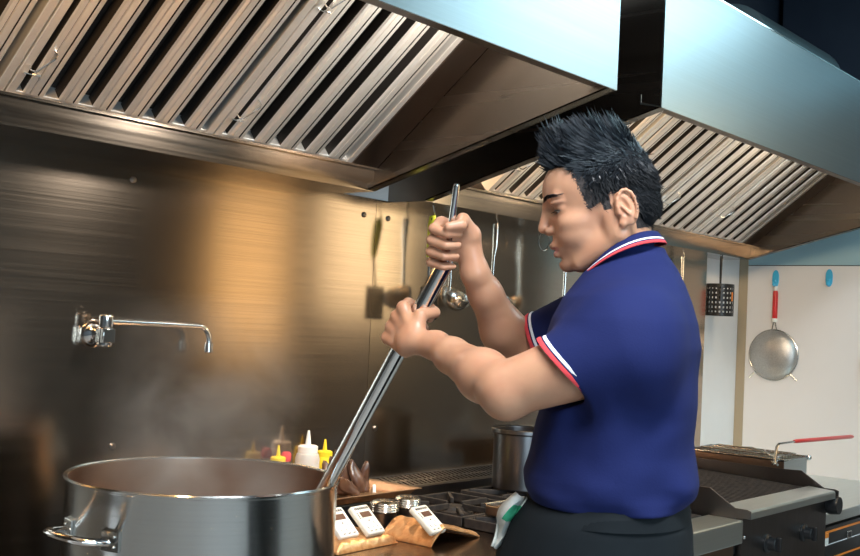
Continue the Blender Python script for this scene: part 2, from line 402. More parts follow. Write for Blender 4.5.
# ------------------------------------------------------------------ stock pot on its low burner
PC = (1.3815,-.554)
p = empty('stock_pot', (PC[0],PC[1],.632), 'large brushed steel stock pot in front of the man, open and steaming', 'pot')
R0 = .268; H = .438
prof = [(R0-.03,0),(R0-.008,.006),(R0,.03),(R0,H-.006),(R0+.003,H-.003),(R0+.0045,H+.002),(R0+.002,H+.005),(R0-.004,H+.003),(R0-.004,.03),(R0-.012,.01)]
obj('pot_body', lathe(B(), prof, n=96), M['pot'], p, smooth=True, angle=50)
obj('pot_lining', lathe(B(), [(R0-.0042,.284),(R0-.0042,H+.001),(R0-.0052,H+.001),(R0-.0052,.284)], n=96, capb=False, capt=False), steel('stained_pot_lining', (.46,.33,.25), .3, bump=.001, brush=(2,2,90)), p, smooth=True)  # inner wall in browner steel than the pot body
br = mat('pork_broth', (.20,.09,.045), .12, coat=.3); noisy(br, (9,9,9), bump=.4, dist=.02, col2=(.34,.18,.09), amt=.7)
obj('broth', lathe(B(), [(.001,.285),(R0-.005,.285),(R0-.005,.28),(.001,.28)], n=64), br, p)
for a in (181.0, 1.0):
    T = Matrix.Rotation(rad(a),4,'Z')
    b = B()
    tube(b, [T @ Vector(v) for v in ((R0-.001,-.068,.350),(R0+.022,-.068,.352),(R0+.040,-.058,.354),(R0+.050,-.03,.356),(R0+.052,0,.356),(R0+.050,.03,.356),(R0+.040,.058,.354),(R0+.022,.068,.352),(R0-.001,.068,.350))], .0095, 12, flat=(1,.8))
    h = obj('handle', b, M['chrome'], p, smooth=True)
    for s in (-1,1):
        q = B()
        ang = s*.068/R0
        T2 = T @ Matrix.Rotation(ang*1.0,4,'Z')
        box(q, R0-.001, R0+.003, -.020, .020, .332, .370, M=T2)
        for dz in (.342,.360): sphere(q, T2 @ Vector((R0+.004, s*.010, dz)), .003, n=8, m=6)
        obj('handle_plate', q, M['steel'], h, bevel=.0008)
st = empty('stock_pot_stove', (PC[0],PC[1],0), 'low gas stove under the large stock pot', 'stove')
b = box(B(), -.33,.33,-.33,.33,.12,.56)
obj('stove_body', b, M['darksteel'], st, bevel=.004)
b = B()
for k in range(4):
    T = Matrix.Rotation(rad(90*k+45),4,'Z'); box(b, .06,.38,-.012,.012,.575,.632, M=T)
tube(b, [(.2*math.cos(rad(a)),.2*math.sin(rad(a)),.60) for a in range(0,360,20)], .01, 8, closed=True)
box(b, -.33,.33,-.33,-.31,.56,.60); box(b,-.33,.33,.31,.33,.56,.60)
obj('pot_grate', b, M['iron'], st)
for x in (-.3,.3):
    for y in (-.3,.3): obj('foot', lathe(B(), [(.02,0),(.02,.12)], (x,y,0), n=14), M['steel'], st)
# steam above the broth
sv = bpy.data.materials.new('steam'); sv.use_nodes = True
nt = sv.node_tree; nt.nodes.remove(nt.nodes['Principled BSDF'])
vs_ = nt.nodes.new('ShaderNodeVolumeScatter'); vs_.inputs['Color'].default_value = (1,.97,.94,1); vs_.inputs['Anisotropy'].default_value = .3
tc = nt.nodes.new('ShaderNodeTexCoord'); nz = nt.nodes.new('ShaderNodeTexNoise'); nz.inputs['Scale'].default_value = 7; nz.inputs['Detail'].default_value = 4; nz.inputs['Distortion'].default_value = .6
nt.links.new(tc.outputs['Object'], nz.inputs['Vector'])
mr = nt.nodes.new('ShaderNodeMapRange'); mr.inputs['From Min'].default_value = .40; mr.inputs['From Max'].default_value = .75
nt.links.new(nz.outputs[0], mr.inputs['Value'])
sx = nt.nodes.new('ShaderNodeSeparateXYZ'); nt.links.new(tc.outputs['Object'], sx.inputs[0])
ln = nt.nodes.new('ShaderNodeVectorMath'); ln.operation = 'MULTIPLY'; ln.inputs[1].default_value = (1,1,0); nt.links.new(tc.outputs['Object'], ln.inputs[0])
l2 = nt.nodes.new('ShaderNodeVectorMath'); l2.operation = 'LENGTH'; nt.links.new(ln.outputs[0], l2.inputs[0])
rr = nt.nodes.new('ShaderNodeMapRange'); rr.inputs['From Min'].default_value = .24; rr.inputs['From Max'].default_value = .12; nt.links.new(l2.outputs['Value'], rr.inputs['Value'])
hz = nt.nodes.new('ShaderNodeMapRange'); hz.inputs['From Min'].default_value = .52; hz.inputs['From Max'].default_value = .0; nt.links.new(sx.outputs[2], hz.inputs['Value'])
m1 = nt.nodes.new('ShaderNodeMath'); m1.operation = 'MULTIPLY'; nt.links.new(mr.outputs[0], m1.inputs[0]); nt.links.new(rr.outputs[0], m1.inputs[1])
m2 = nt.nodes.new('ShaderNodeMath'); m2.operation = 'MULTIPLY'; nt.links.new(m1.outputs[0], m2.inputs[0]); nt.links.new(hz.outputs[0], m2.inputs[1])
m3 = nt.nodes.new('ShaderNodeMath'); m3.operation = 'MULTIPLY'; nt.links.new(m2.outputs[0], m3.inputs[0]); m3.inputs[1].default_value = 6.5
nt.links.new(m3.outputs[0], vs_.inputs['Density']); nt.links.new(vs_.outputs[0], nt.nodes['Material Output'].inputs['Volume'])
stm = obj('steam', lathe(B(), [(.225,0),(.235,.1),(.25,.3),(.24,.55)], n=32), sv, loc=(PC[0],PC[1]+.01,.925))
tag(stm, 'thin steam rising from the large stock pot', 'steam', kind='stuff')

# ------------------------------------------------------------------ work table / gas range to the right of the pot
TZ = .857
g = empty('gas_range', (2.3,-.45,0), 'black gas range with cast iron grates along the steel wall', 'gas range')
def gl(x, y, z): return (x-2.3, y+.45, z)
b = B(); box(b, *[v for v in (1.72-2.3, 2.66-2.3)], -.40, .43, .10, TZ-.03)
obj('range_body', b, M['darksteel'], g, bevel=.004)
b = B(); box(b, 1.71-2.3, 2.66-2.3, -.42, .33, TZ-.03, TZ)
obj('range_top', b, steel('range_top_steel', (.20,.15,.12), .22, bump=.04, brush=(4,120,120)), g, bevel=.003)
# rear riser with slotted flue cover
b = B(); prism(b, [(.33,TZ),(.33,.893),(.338,.897),(.345,.897),(.345,TZ)], 0, 1.72-2.3, 3.60-2.3); prism(b, [(.43,.915),(.445,.915),(.445,TZ),(.43,TZ)], 0, 1.72-2.3, 3.60-2.3)
obj('flue_riser', b, M['darksteel'], g)
b = B()
n_ = 90
for i in range(n_):
    x = 1.73-2.3+i*(1.86/n_)
    prism(b, [(.345,.892),(.43,.910),(.43,.914),(.345,.896)], 0, x, x+.012)
prism(b, [(.345,.889),(.352,.890),(.352,.897),(.345,.896)], 0, 1.72-2.3, 3.60-2.3); prism(b, [(.384,.899),(.391,.900),(.391,.906),(.384,.904)], 0, 1.72-2.3, 3.60-2.3)
obj('flue_grille', b, M['darksteel'], g)
obj('flue_floor', box(B(), 1.72-2.3, 3.60-2.3, .345, .43, TZ, TZ+.01), M['black'], g)
# burners and grates
for i, (x, y) in enumerate(((2.46,-.34),(2.46,-.66),(2.84,-.34),(2.84,-.66))):
    cx, cy = x-2.3, y+.45
    q = lathe(B(), [(.055,0),(.055,.008),(.04,.012),(.036,.020),(.012,.022)], (cx,cy,TZ if x < 2.6 else TZ-.0), n=24)
    obj('burner', q, M['iron'], g, smooth=True)
    q = B()
    for k in range(4):
        T = Matrix.Translation((cx,cy,0)) @ Matrix.Rotation(rad(90*k),4,'Z')
        box(q, .030,.150,-.005,.005,TZ+.014,TZ+.030, M=T)
        T = Matrix.Translation((cx,cy,0)) @ Matrix.Rotation(rad(90*k+45),4,'Z')
        box(q, .075,.195,-.005,.005,TZ+.014,TZ+.030, M=T)
    for (a0,a1,b0,b1) in ((-.16,.16,-.155,-.143),(-.16,.16,.143,.155),(-.162,-.150,-.155,.155),(.150,.162,-.155,.155)):
        box(q, cx+a0,cx+a1,cy+b0,cy+b1,TZ+.001,TZ+.026)
    obj('grate', q, M['iron'], g, bevel=.002)
b = B(); box(b, 2.661-2.3, 3.08-2.3, -.36, .33, TZ-.14, TZ)
obj('burner_tray', b, M['iron'], g, bevel=.003)
b = B(); box(b, 2.665-2.3, 3.08-2.3, -.36, .30, .10, TZ-.145); obj('cabinet', b, M['darksteel'], g)
for x in (1.78,2.3,3.0):
    for y in (-.33,.33): obj('foot', lathe(B(), [(.02,0),(.02,.1)], (x-2.3,y,0), n=12), M['steel'], g)

# steel bench strip in front of the range, ending at the charbroiler
c = empty('steel_bench', (2.86,-.85,0), 'stainless bench top between the cook and the charbroiler', 'bench')
b = B(); box(b, -.193, .252, -.08, .035, TZ-.07, TZ); obj('bench_top', b, M['counter'], c, bevel=.004)
b = B(); box(b, -.19, .245, -.055, .03, .10, TZ-.071); obj('bench_front', b, M['brownsteel'], c, bevel=.002)
obj('bench_feet', (lambda q: (lathe(q, [(.02,0),(.02,.1)], (-.16,-.01,0), n=12), lathe(q, [(.02,0),(.02,.1)], (.2,-.01,0), n=12), q)[2])(B()), M['steel'], c)

# ------------------------------------------------------------------ charbroiler
cb = empty('charbroiler', (3.118,-.95,0), 'dark steel charbroiler with sloped side guards and black knobs', 'charbroiler')
W_ = .70
def gprof(): return [(.0,-.09),(.0,-.066),(.013,-.062),(.051,-.062),(.135,-.011),(.205,-.014),(.78,-.014),(.78,-.20),(.05,-.20),(.05,-.09)]
for x0, x1 in ((0,.004),(.728,.732)):
    b = B(); prism(b, [(y, z+.95) for y, z in gprof()], 0, x0, x1); obj('side_guard', b, M['darksteel'], cb, bevel=.001)
b = B(); prism(b, [(0,.860),(0,.880),(.004,.886),(.095,.892),(.095,.888),(.008,.880),(.004,.862)], 0, .004, .700)
obj('front_ledge', b, M['counter'], cb, bevel=.001)
b = B(); prism(b, [(.03,.862),(.03,.20),(.78,.20),(.78,.75),(.10,.75),(.10,.885),(.06,.884)], 0, .004, .696); obj('broiler_body', b, M['darksteel'], cb)
b = B()
for i in range(26):
    x = .02+i*.0262
    prism(b, [(.10,.874),(.66,.893),(.66,.906),(.10,.887)], 0, x, x+.010)
for y in (.14,.30,.46,.62): box(b, .01, .70, y, y+.012, .862, .880)
obj('cooking_grate', b, M['iron'], cb, bevel=.001)
b = B(); prism(b, [(.67,.85),(.67,.925),(.70,.975),(.705,.975),(.705,.85)], 0, .004, .728); obj('back_guard', b, M['brownsteel'], cb)
for x in (.195,.492):
    k = obj('knob', lathe(B(), [(.030,0),(.030,.006),(.022,.010),(.019,.030),(.016,.033)], n=20, M=Matrix.Translation((x,.03,.762)) @ Ry), M['black'], cb, smooth=True)
    obj('knob_grip', box(B(), x-.006,x+.006,-.018,.0,.740,.786), M['black'], k, bevel=.003)
obj('gas_valve', lathe(B(), [(.030,0),(.034,.02),(.030,.05)], n=20, M=Matrix.Translation((.715,.04,.835)) @ Ry), M['black'], cb, smooth=True)
for z in (.80,.5): obj('screw', sphere(B(), (.022,.029,z), .005, n=8, m=6), M['steel'], cb)
for x in (.05,.65):
    for y in (.1,.7): obj('foot', lathe(B(), [(.02,0),(.02,.2)], (x,y,0), n=12), M['steel'], cb)

# ------------------------------------------------------------------ fryer with basket, set behind the right end of the charbroiler
f = empty('deep_fryer', (3.92,-.72,0), 'countertop fryer tank with heat-stained side, between charbroiler and white wall', 'fryer')
FX, FY, FZ = .225, .40, .958
b = B(); box(b, 0,.004,0,FY,.785,FZ); box(b, .004,FX,FY-.004,FY,.785,FZ); box(b, .004,FX,.004,FY-.004,.785,.84)
obj('tank', b, M['brownsteel'], f, bevel=.001)
b = B(); box(b, .004,FX,0,.004,.785,FZ); box(b, FX-.004,FX,.004,FY,.785,FZ); obj('tank_front', b, M['counter'], f, bevel=.001)
b = tube(B(), [(0,0,FZ),(FX,0,FZ),(FX,FY,FZ),(0,FY,FZ)], .005, 8, closed=True); obj('rim', b, M['steel'], f, smooth=True)
obj('lift_knob', sphere(B(), (FX+.012,-.002,FZ-.003), .011, n=12, m=8), M['steel'], f, smooth=True)
oil = mat('frying_oil', (.10,.05,.02), .08); obj('oil', box(B(), .005,FX-.005,.005,FY-.005,.84,.90), oil, f)
k = empty('fryer_basket', (3.955,-.69,.905), 'wire fryer basket with long red-gripped handle, hung in the fryer', 'basket')
b = B(); bw, bl, bh = .15, .32, .065
for z in (0, bh): tube(b, [(0,0,z),(bw,0,z),(bw,bl,z),(0,bl,z)], .0028, 6, closed=True)
obj('basket_rim', b, M['steel'], k, smooth=True)
b = B()
for i in range(1,12):
    y = bl*i/12; tube(b, [(0,y,bh),(0,y,0),(bw,y,0),(bw,y,bh)], .0012, 4)
for i in range(1,6):
    x = bw*i/6; tube(b, [(x,0,bh),(x,0,0),(x,bl,0),(x,bl,bh)], .0012, 4)
for z in (.02,.042): tube(b, [(0,0,z),(bw,0,z),(bw,bl,z),(0,bl,z)], .0012, 4, closed=True)
obj('basket_mesh', b, M['steel'], k)
b = tube(B(), [(.10,.10,.072),(.0,.06,.074),(-.07,-.02,.064),(-.085,-.03,.068)], .003, 6); tube(b, [(.08,.2,.072),(.02,.12,.082),(-.05,.02,.072),(-.085,-.03,.060)], .003, 6)
obj('support_wire', b, M['steel'], k, smooth=True)
b = B(); P_ = [Vector(v) for v in ((-.118,-.03,.052),(-.106,-.03,.108),(-.085,-.03,.118),(.08,-.03,.119))]
tube(b, P_, .0055, 8, flat=(1,.7)); tube(b, [(-.14,-.03,.047),(-.10,-.03,.055),(-.04,.0,.062),(.0,.0,.062)], .004, 8); tube(b, [(-.14,-.05,.047),(-.10,-.01,.052)], .004, 6)
obj('handle_arm', b, M['steel'], k, smooth=True)
obj('handle_grip', tube(B(), [(.055,-.03,.119),(.075,-.03,.119),(.66,-.03,.108),(.685,-.03,.107)], [.006,.008,.0085,.006], 12), M['red'], k, smooth=True)

# ------------------------------------------------------------------ right counter with drawer unit
c = empty('steel_counter', (4.45,-.45,0), 'stainless counter against the white right wall', 'counter')
b = B(); ct = prism(b, [(-.58,-.42),(.62,-.42),(.62,.44),(-.58,.44)], 2, .740, .780)
obj('counter_top', b, M['counter'], c, bevel=.004)
obj('counter_recess', box(B(), -.42,-.27,-.13,-.05,.781,.783), M['ink'], c)
b = B(); box(b, -.52,.60,-.36,.43,.10,.739); obj('counter_base', b, M['darksteel'], c)
for x in (-.5,.55):
    for y in (-.3,.38): obj('foot', lathe(B(), [(.02,0),(.02,.1)], (x,y,0), n=12), M['steel'], c)
q = empty('oven_control_panel', (4.2,-.85,0), 'black appliance front with orange stripes and a white label under the right counter', 'appliance')
b = box(B(), -.215,.75,-.0,.035,.30,.722); obj('panel', b, M['black'], q, bevel=.002)
for z0,z1,m in ((.700,.708,'orange'),(.600,.607,'orange'),(.655,.658,'whitecloth')):
    obj('stripe', box(B(), -.215,.75,-.0012,0,z0,z1), M[m], q)
b = box(B(), -.212,-.165,-.0022,-.0012,.655,.700); l_ = obj('paper_label', b, M['white'], q)
obj('label_band', box(B(), -.212,-.165,-.003,-.0022,.684,.700), M['orange'], l_)
obj('panel_badge', box(B(), .03,.075,-.004,-.0012,.655,.685), M['steel'], q, bevel=.002)
obj('logo_patch', box(B(), .036,.069,-.0048,-.004,.660,.680), M['ink'], q)

# ------------------------------------------------------------------ hanging things on the right wall
def wallhook(y, z, label):
    r = empty('wall_hook', (XR-.012,y,z), label, 'hook', 'blue hooks on the white board')
    b = B(); n = 20; pts = []
    for i in range(n):
        a = 2*PI*i/n; pts.append((.017*math.cos(a), .034*math.sin(a)+(.008 if math.sin(a) > 0 else -.008)))
    prism(b, pts, 0, -.006, 0); obj('hook_plate', b, M['blueplastic'], r, smooth=True, bevel=.002)
    b = tube(B(), [(-.006,0,-.005),(-.008,0,-.022),(-.016,0,-.033),(-.026,0,-.030),(-.030,0,-.016)], [.008,.0085,.008,.007,.005], 10)
    obj('hook_tongue', b, M['blueplastic'], r, smooth=True)
wallhook(-.187, 1.700, 'sky blue plastic wall hook above the red-handled strainer')
wallhook(-.446, 1.706, 'sky blue plastic wall hook, empty, near the right edge')
mm = bpy.data.materials.new('wire_gauze'); mm.use_nodes = True
b_ = mm.node_tree.nodes['Principled BSDF']; b_.inputs['Metallic'].default_value = .8; b_.inputs['Roughness'].default_value = .4
b_.inputs['Base Color'].default_value = (.62,.60,.57,1); b_.inputs['Alpha'].default_value = .78
noisy(mm, (220,220,220), amt=.5, bump=.3, col2=(.35,.33,.31)); M['mesh'] = mm
def strainer(y, z, R, grip, label, rim='steel'):
    r = empty('wire_strainer', (XR-.018,y,z), label, 'strainer')
    T = Matrix.Rotation(rad(-90),4,'Y')
    b = tube(B(), [(0, R*math.cos(2*PI*i/48), R*math.sin(2*PI*i/48)) for i in range(48)], .0045, 8, closed=True)
    obj('rim', b, M[rim], r, smooth=True)
    b = lathe(B(), [(R*math.sin(rad(a)), -.045*math.cos(rad(a))) for a in (2,15,30,45,60,75,90)], n=40, M=Matrix.Rotation(rad(90),4,'Y') , capb=True, capt=False)
    # bowl bulges into the room
    obj('gauze_bowl', b, mm, r, smooth=True)
    b = tube(B(), [(0,.012,R*.99),(0,.006,R+.03),(0,.0,R+.045)], .0028, 6); tube(b, [(0,-.012,R*.99),(0,-.006,R+.03),(0,0,R+.045)], .0028, 6)
    obj('handle_wire', b, M['steel'], r)
    h = obj('handle_grip', tube(B(), [(0,0,R+.040),(0,0,R+.055),(0,0,R+.175),(0,0,R+.19)], [.009,.0125,.0125,.010], 14), M[grip], r, smooth=True)
    obj('grip_end', tube(B(), [(0,0,R+.188),(0,0,R+.212)], [.010,.009], 12), M['white'], h, smooth=True)
    obj('grip_collar', tube(B(), [(0,0,R+.038),(0,0,R+.056)], [.0135,.0135], 12), M['white'], h, smooth=True)
    for s in (-1,1):
        obj('rest_hook', tube(B(), [(0,s*R*.72,-R*.72),(0,s*R*.92,-R*.90),(.0,s*R*.98,-R*.96)], .0035, 6), M['steel'], r)
    return r
strainer(-.190, 1.330, .121, 'red', 'round fine-mesh strainer with a red handle hanging on the white board')
strainer(-.722, 1.312, .115, 'black', 'black-rimmed strainer cut off by the right edge of the photo', rim='black')

# ------------------------------------------------------------------ utensils hanging under the far hood trough
YU = -.10
def shook(parent, x0=0, z0=0):
    return obj('hang_hook', tube(B(), [(x0,.0,z0-.012),(x0+.012,.0,z0-.02),(x0+.016,.0,z0-.008),(x0+.006,0,z0+.012),(x0,0,z0+.03)] , .0022, 8), M['chrome'], parent, smooth=True)
# lime handled perforated turner
u = empty('perforated_turner', (2.555,-.12,1.772), 'lime-handled perforated turner hanging behind the raised hand', 'turner')
shook(u, 0, -.03)
obj('handle', tube(B(), [(0,0,-.035),(0,-.002,-.06),(-.004,-.004,-.10),(-.010,-.004,-.145),(-.012,-.002,-.165)], [.012,.018,.017,.013,.009], 14, flat=(1,.6)), M['lime'], u, smooth=True)
obj('hanging_eye', tube(B(), arc((0,-.004,-.046), .007, 0, 330, 11), .003, 6), M['black'], u)
obj('shaft', tube(B(), [(-.012,-.002,-.16),(-.006,0,-.22),(.0,0,-.26)], .0035, 8), M['steel'], u, smooth=True)
b = B(); n = 9
def plate_holes(b, w, h, z1, nx, nz, th=.0016, r=.45, ox=0, oy=0):
    """plate with square perforations, top at z1, bars between the holes"""
    sx = w/nx; sz = h/nz
    for i in range(nx+1): box(b, ox-w/2+i*sx-sx*(1-r)/2, ox-w/2+i*sx+sx*(1-r)/2, oy-th, oy+th, z1-h-sz*.3, z1+sz*.3)
    for j in range(nz+1): box(b, ox-w/2-sx*(1-r)/2, ox+w/2+sx*(1-r)/2, oy-th, oy+th, z1-h+j*sz-sz*(1-r)/2, z1-h+j*sz+sz*(1-r)/2)
plate_holes(b, .074, .095, -.262, 6, 8, ox=.0)
obj('blade', b, M['black'], u)
def ladle(x, z, hl, R, label, tw=0, mt='steel', y=-.11):
    u = empty('ladle', (x,y,1.772), label, 'ladle', 'steel ladles hanging under the far hood')
    shook(u, 0, -.02)
    dz = z
    obj('handle', tube(B(), [(0,0,-.024),(0,0,-.05),(0,0,-.10),(-.001,.003,-.14),(0,.006,-hl)], [.010,.012,.010,.006,.0055], 12, flat=(1,.35)), M[mt], u, smooth=True)
    obj('handle_hole', tube(B(), arc((0,-.004,-.036), .005, 0, 340, 10), .0015, 6), M['ink'], u)
    bm = B()
    pr = [(R*math.sin(rad(a)), -R*math.cos(rad(a))) for a in (2,15,30,45,60,75,90)] + [(R+.002,.001),(R-.003,.001)] + [((R-.002)*math.sin(rad(a)), -(R-.002)*math.cos(rad(a))) for a in (80,60,40,20,3)]
    lathe(bm, pr, n=32, M=Matrix.Translation((0,-.028,-hl-R*.25)) @ Matrix.Rotation(rad(28),4,'X'), capb=True, capt=True)
    obj('bowl', bm, M[mt], u, smooth=True)
    return u
ladle(2.672, 0, .262, .052, 'steel ladle with a round bowl hanging between the two raised hands')
ladle(2.895, 0, .255, .048, 'long steel ladle with an open flat handle, hanging left of the face')
ladle(3.335, 0, .262, .045, 'steel ladle hanging behind the chin of the cook', mt='chrome')
u = empty('wire_skimmer', (3.20,-.10,1.772), 'small wire ring skimmer hanging beside the nose of the cook', 'skimmer')
obj('ring', tube(B(), arc((0,0,-.055), .034, 0, 359, 24), .0022, 6), M['chrome'], u, smooth=True)
obj('handle', tube(B(), [(.0,0,-.021),(-.02,-.005,.0),(-.04,-.008,.003)], .0022, 6), M['chrome'], u, smooth=True)
u = empty('serving_fork', (4.24,-.11,1.772), 'steel slotted utensil hanging just behind the shoulder of the cook', 'serving fork')
shook(u, 0, -.02)
b = tube(B(), [(-.008,0,-.03),(-.010,0,-.10),(-.004,0,-.16),(0,0,-.30)], .004, 8); tube(b, [(.008,0,-.03),(.010,0,-.10),(.004,0,-.16),(0,0,-.30)], .004, 8)
obj('handle', b, M['steel'], u, smooth=True)
b = B()
for s in (-1.5,-.5,.5,1.5): tube(b, [(0,0,-.295),(s*.010,0,-.32),(s*.012,-.004,-.40)], .003, 6)
obj('tines', b, M['steel'], u, smooth=True)
# perforated drum at the right end of the trough
u = empty('perforated_scoop', (4.575,-.13,1.772), 'dark perforated noodle scoop hanging at the right end of the far hood', 'scoop')
shook(u, 0, 0)
obj('handle', tube(B(), [(0,0,.0),(0,0,-.04),(0,0,-.13),(0,.0,-.20)], [.006,.007,.005,.005], 8, flat=(1,.4)), M['black'], u, smooth=True)
b = B(); R = .062; zt, zb_ = -.135, -.265; nx, nz = 22, 6
for j in range(nz+1):
    z = zb_+(zt-zb_)*j/nz; hh = .0045 if 0 < j < nz else .007
    lathe(b, [(R,-hh),(R,hh),(R-.002,hh),(R-.002,-hh),(R,-hh)], (0,0,z), n=44, capb=False, capt=False)
for i in range(nx):
    T = Matrix.Rotation(2*PI*i/nx,4,'Z'); box(b, R-.0021,R+.0001,-.0042,.0042, zb_, zt, M=T)
obj('drum', b, M['black'], u)
obj('tag', box(B(), -.018,-.008,-.066,-.064,-.205,-.165), M['orange'], u)

# ------------------------------------------------------------------ small things on the range
def timer(loc, rz, tilt, label, mt):
    r = empty('kitchen_timer', loc, label, 'timer', 'kitchen timers on the bags', 0)
    r.rotation_euler = (tilt, 0, rz)
    w, h, t = .066, .086, .016
    obj('case', box(B(), -w/2,w/2,-h/2,h/2,0,t), M[mt], r, bevel=.005, seg=3, smooth=True)
    s = obj('screen_frame', box(B(), -.022,.022,.002,.024,t,t+.0012), M[mt], r, bevel=.0008)
    obj('screen', box(B(), -.019,.019,.005,.021,t+.0012,t+.0018), M['lcd'], s)
    b = B()
    random.seed(int(loc[0]*1000))
    x = -.026
    while x < .022:                         # line of print above the screen
        ww = random.uniform(.003,.007); box(b, x, x+ww, .029, .0355, t, t+.0005); x += ww+.002
    for k in range(4): box(b, -.0285, -.0245, .003+k*.005, .006+k*.005, t, t+.0005)
    box(b, -.004,.002,-.006,-.003,t,t+.0005)
    for i in range(3): box(b, -.022+i*.018,-.014+i*.018,-.036,-.0335,t,t+.0005)
    obj('printing', b, M['ink'], r)
    for i in range(3):
        obj('button', lathe(B(), [(.005,0),(.005,.002),(.003,.0028)], (-.018+.018*i,-.022,t), n=16), M['white'], r, smooth=True)
    obj('button', lathe(B(), [(.004,0),(.004,.002),(.003,.0028)], (.012,-.010,t), n=16), M['white'], r, smooth=True)
    return r
def packet(pts_fn, nx, ny, name, loc, rz, label, cat, mats, th=.006, group=None):
    """soft bag: a grid surface given thickness"""
    bm = B(); top = []; bot = []
    for i in range(nx+1):
        ra, rb = [], []
        for j in range(ny+1):
            x, y, z, t = pts_fn(i/nx, j/ny); ra.append(bm.verts.new((x,y,z+t))); rb.append(bm.verts.new((x,y,z)))
        top.append(ra); bot.append(rb)
    for i in range(nx):
        for j in range(ny):
            bm.faces.new((top[i][j],top[i+1][j],top[i+1][j+1],top[i][j+1])); bm.faces.new((bot[i][j],bot[i][j+1],bot[i+1][j+1],bot[i+1][j]))
    for i in range(nx):
        bm.faces.new((top[i][0],bot[i][0],bot[i+1][0],top[i+1][0])); bm.faces.new((top[i][ny],top[i+1][ny],bot[i+1][ny],bot[i][ny]))
    for j in range(ny):
        bm.faces.new((top[0][j],top[0][j+1],bot[0][j+1],bot[0][j])); bm.faces.new((top[nx][j],bot[nx][j],bot[nx][j+1],top[nx][j+1]))
    o = obj(name, bm, mats, smooth=True, angle=60); o.location = loc; o.rotation_euler = (0,0,rz)
    return tag(o, label, cat, group)
def nz3(x, y, s, k): return noise.noise(Vector((x*s+k, y*s, k*.7)))
def bag1(u, v):
    x = (u-.5)*.22; y = (v-.5)*.14; e = min(u,1-u,v,1-v)
    return x, y, 0, .003+.026*(1-math.exp(-e*14))+.003*nz3(x,y,45,1)*(e > .02)
packet(bag1, 40, 26, 'foil_bag', (1.888,-.470,TZ+.001), rad(3), 'flat copper-coloured bag with two white timers on it, right of the stock pot', 'bag', [M['copperfoil']])
def bag2(u, v):
    # folded bag standing like a low tent: left flap falls to the table, long right slope
    x = (u-.5)*.205; y = (v-.5)*.160
    ridge = .24
    z = .040*(u/ridge)**.8 if u < ridge else .040*(1-(u-ridge)/(1-ridge))**.9*.75+.0100*(1-(u-ridge)/(1-ridge))
    e = min(v,1-v, 1-u, u*.6)
    return x, y, z, .004+.008*(1-math.exp(-e*16))+.003*nz3(x,y,50,4)*(e > .02)
packet(bag2, 44, 26, 'foil_bag', (2.125,-.535,TZ+.001), rad(3), 'folded copper-coloured bag with a single white timer on it', 'bag', [M['copperfoil']])
timer((1.925,-.490,.908), rad(6), rad(42), 'white kitchen timer on the flat copper bag, the right one of its pair', 'cream')
timer((1.845,-.480,.908), rad(4), rad(42), 'white kitchen timer half hidden behind the stock pot', 'white')
timer((2.052,-.578,.909), rad(8), rad(38), 'white kitchen timer lying alone on the folded copper bag', 'cream')
def shaker(x, y, s, label):
    r = empty('spice_shaker', (x,y,TZ+.001), label, 'shaker', 'steel spice shakers')
    obj('shaker_body', lathe(B(), [(.034*s,0),(.038*s,.004),(.038*s,.046),(.040*s,.050)], n=32), M['darksteel'], r, smooth=True)
    pf = [(.0405*s,.050)]
    for i in range(4): pf += [(.043*s,.053+i*.0055),(.0405*s,.0557+i*.0055)]
    pf += [(.041*s,.073),(.032*s,.078),(.004,.079)]
    lid = obj('lid', lathe(B(), pf, n=32), M['steel'], r, smooth=True)
    b = B()
    for k in range(12):
        a = 2*PI*k/12; lathe(b, [(.0025,.0770),(.0025,.0796)], (.018*math.cos(a),.018*math.sin(a),0), n=8)
    obj('sprinkle_holes', b, M['ink'], lid)
shaker(2.085,-.405,.9,'small steel spice shaker with ribbed lid, left of two behind the timers')
shaker(2.19,-.392,.86,'small steel spice shaker with ribbed lid, right of two behind the timers')

# steel tray on a black insert, with dark curled leaves
c = empty('black_container', (2.10,-.235,TZ+.001), 'black rectangular insert container carrying the steel tray', 'container')
b = B(); prism(b, [(-.15,-.085),(.15,-.085),(.15,.085),(-.15,.085)], 2, 0, .060); obj('container_body', b, M['black'], c, bevel=.006)
t = empty('steel_tray', (2.125,-.245,.921), 'shallow brown-tinted steel tray holding dark leaves, against the wall', 'tray')
b = B(); w, h = .165, .095
prof = [(w-.02,h-.02,0),(w-.004,h-.004,.020),(w+.010,h+.010,.0215),(w+.010,h+.010,.0195),(w-.002,h-.002,.018),(w-.018,h-.018,-.002)]
rings = []
for a, c_, z in prof: rings.append([b.verts.new((sx*a, sy*c_, z)) for sx, sy in ((-1,-1),(1,-1),(1,1),(-1,1))])
for r0, r1 in zip(rings, rings[1:]):
    for i in range(4): b.faces.new((r0[i],r0[(i+1)%4],r1[(i+1)%4],r1[i]))
b.faces.new(rings[0]); b.faces.new(rings[-1][::-1])
obj('tray_body', b, steel('tray_steel', (.42,.27,.17), .4, bump=.03, brush=(50,50,50)), t, bevel=.0006)
lv = empty('dried_leaf', (2.150,-.245,.9235), 'bundle of dark brown curled leaves standing in the steel tray', 'leaves')
random.seed(5)
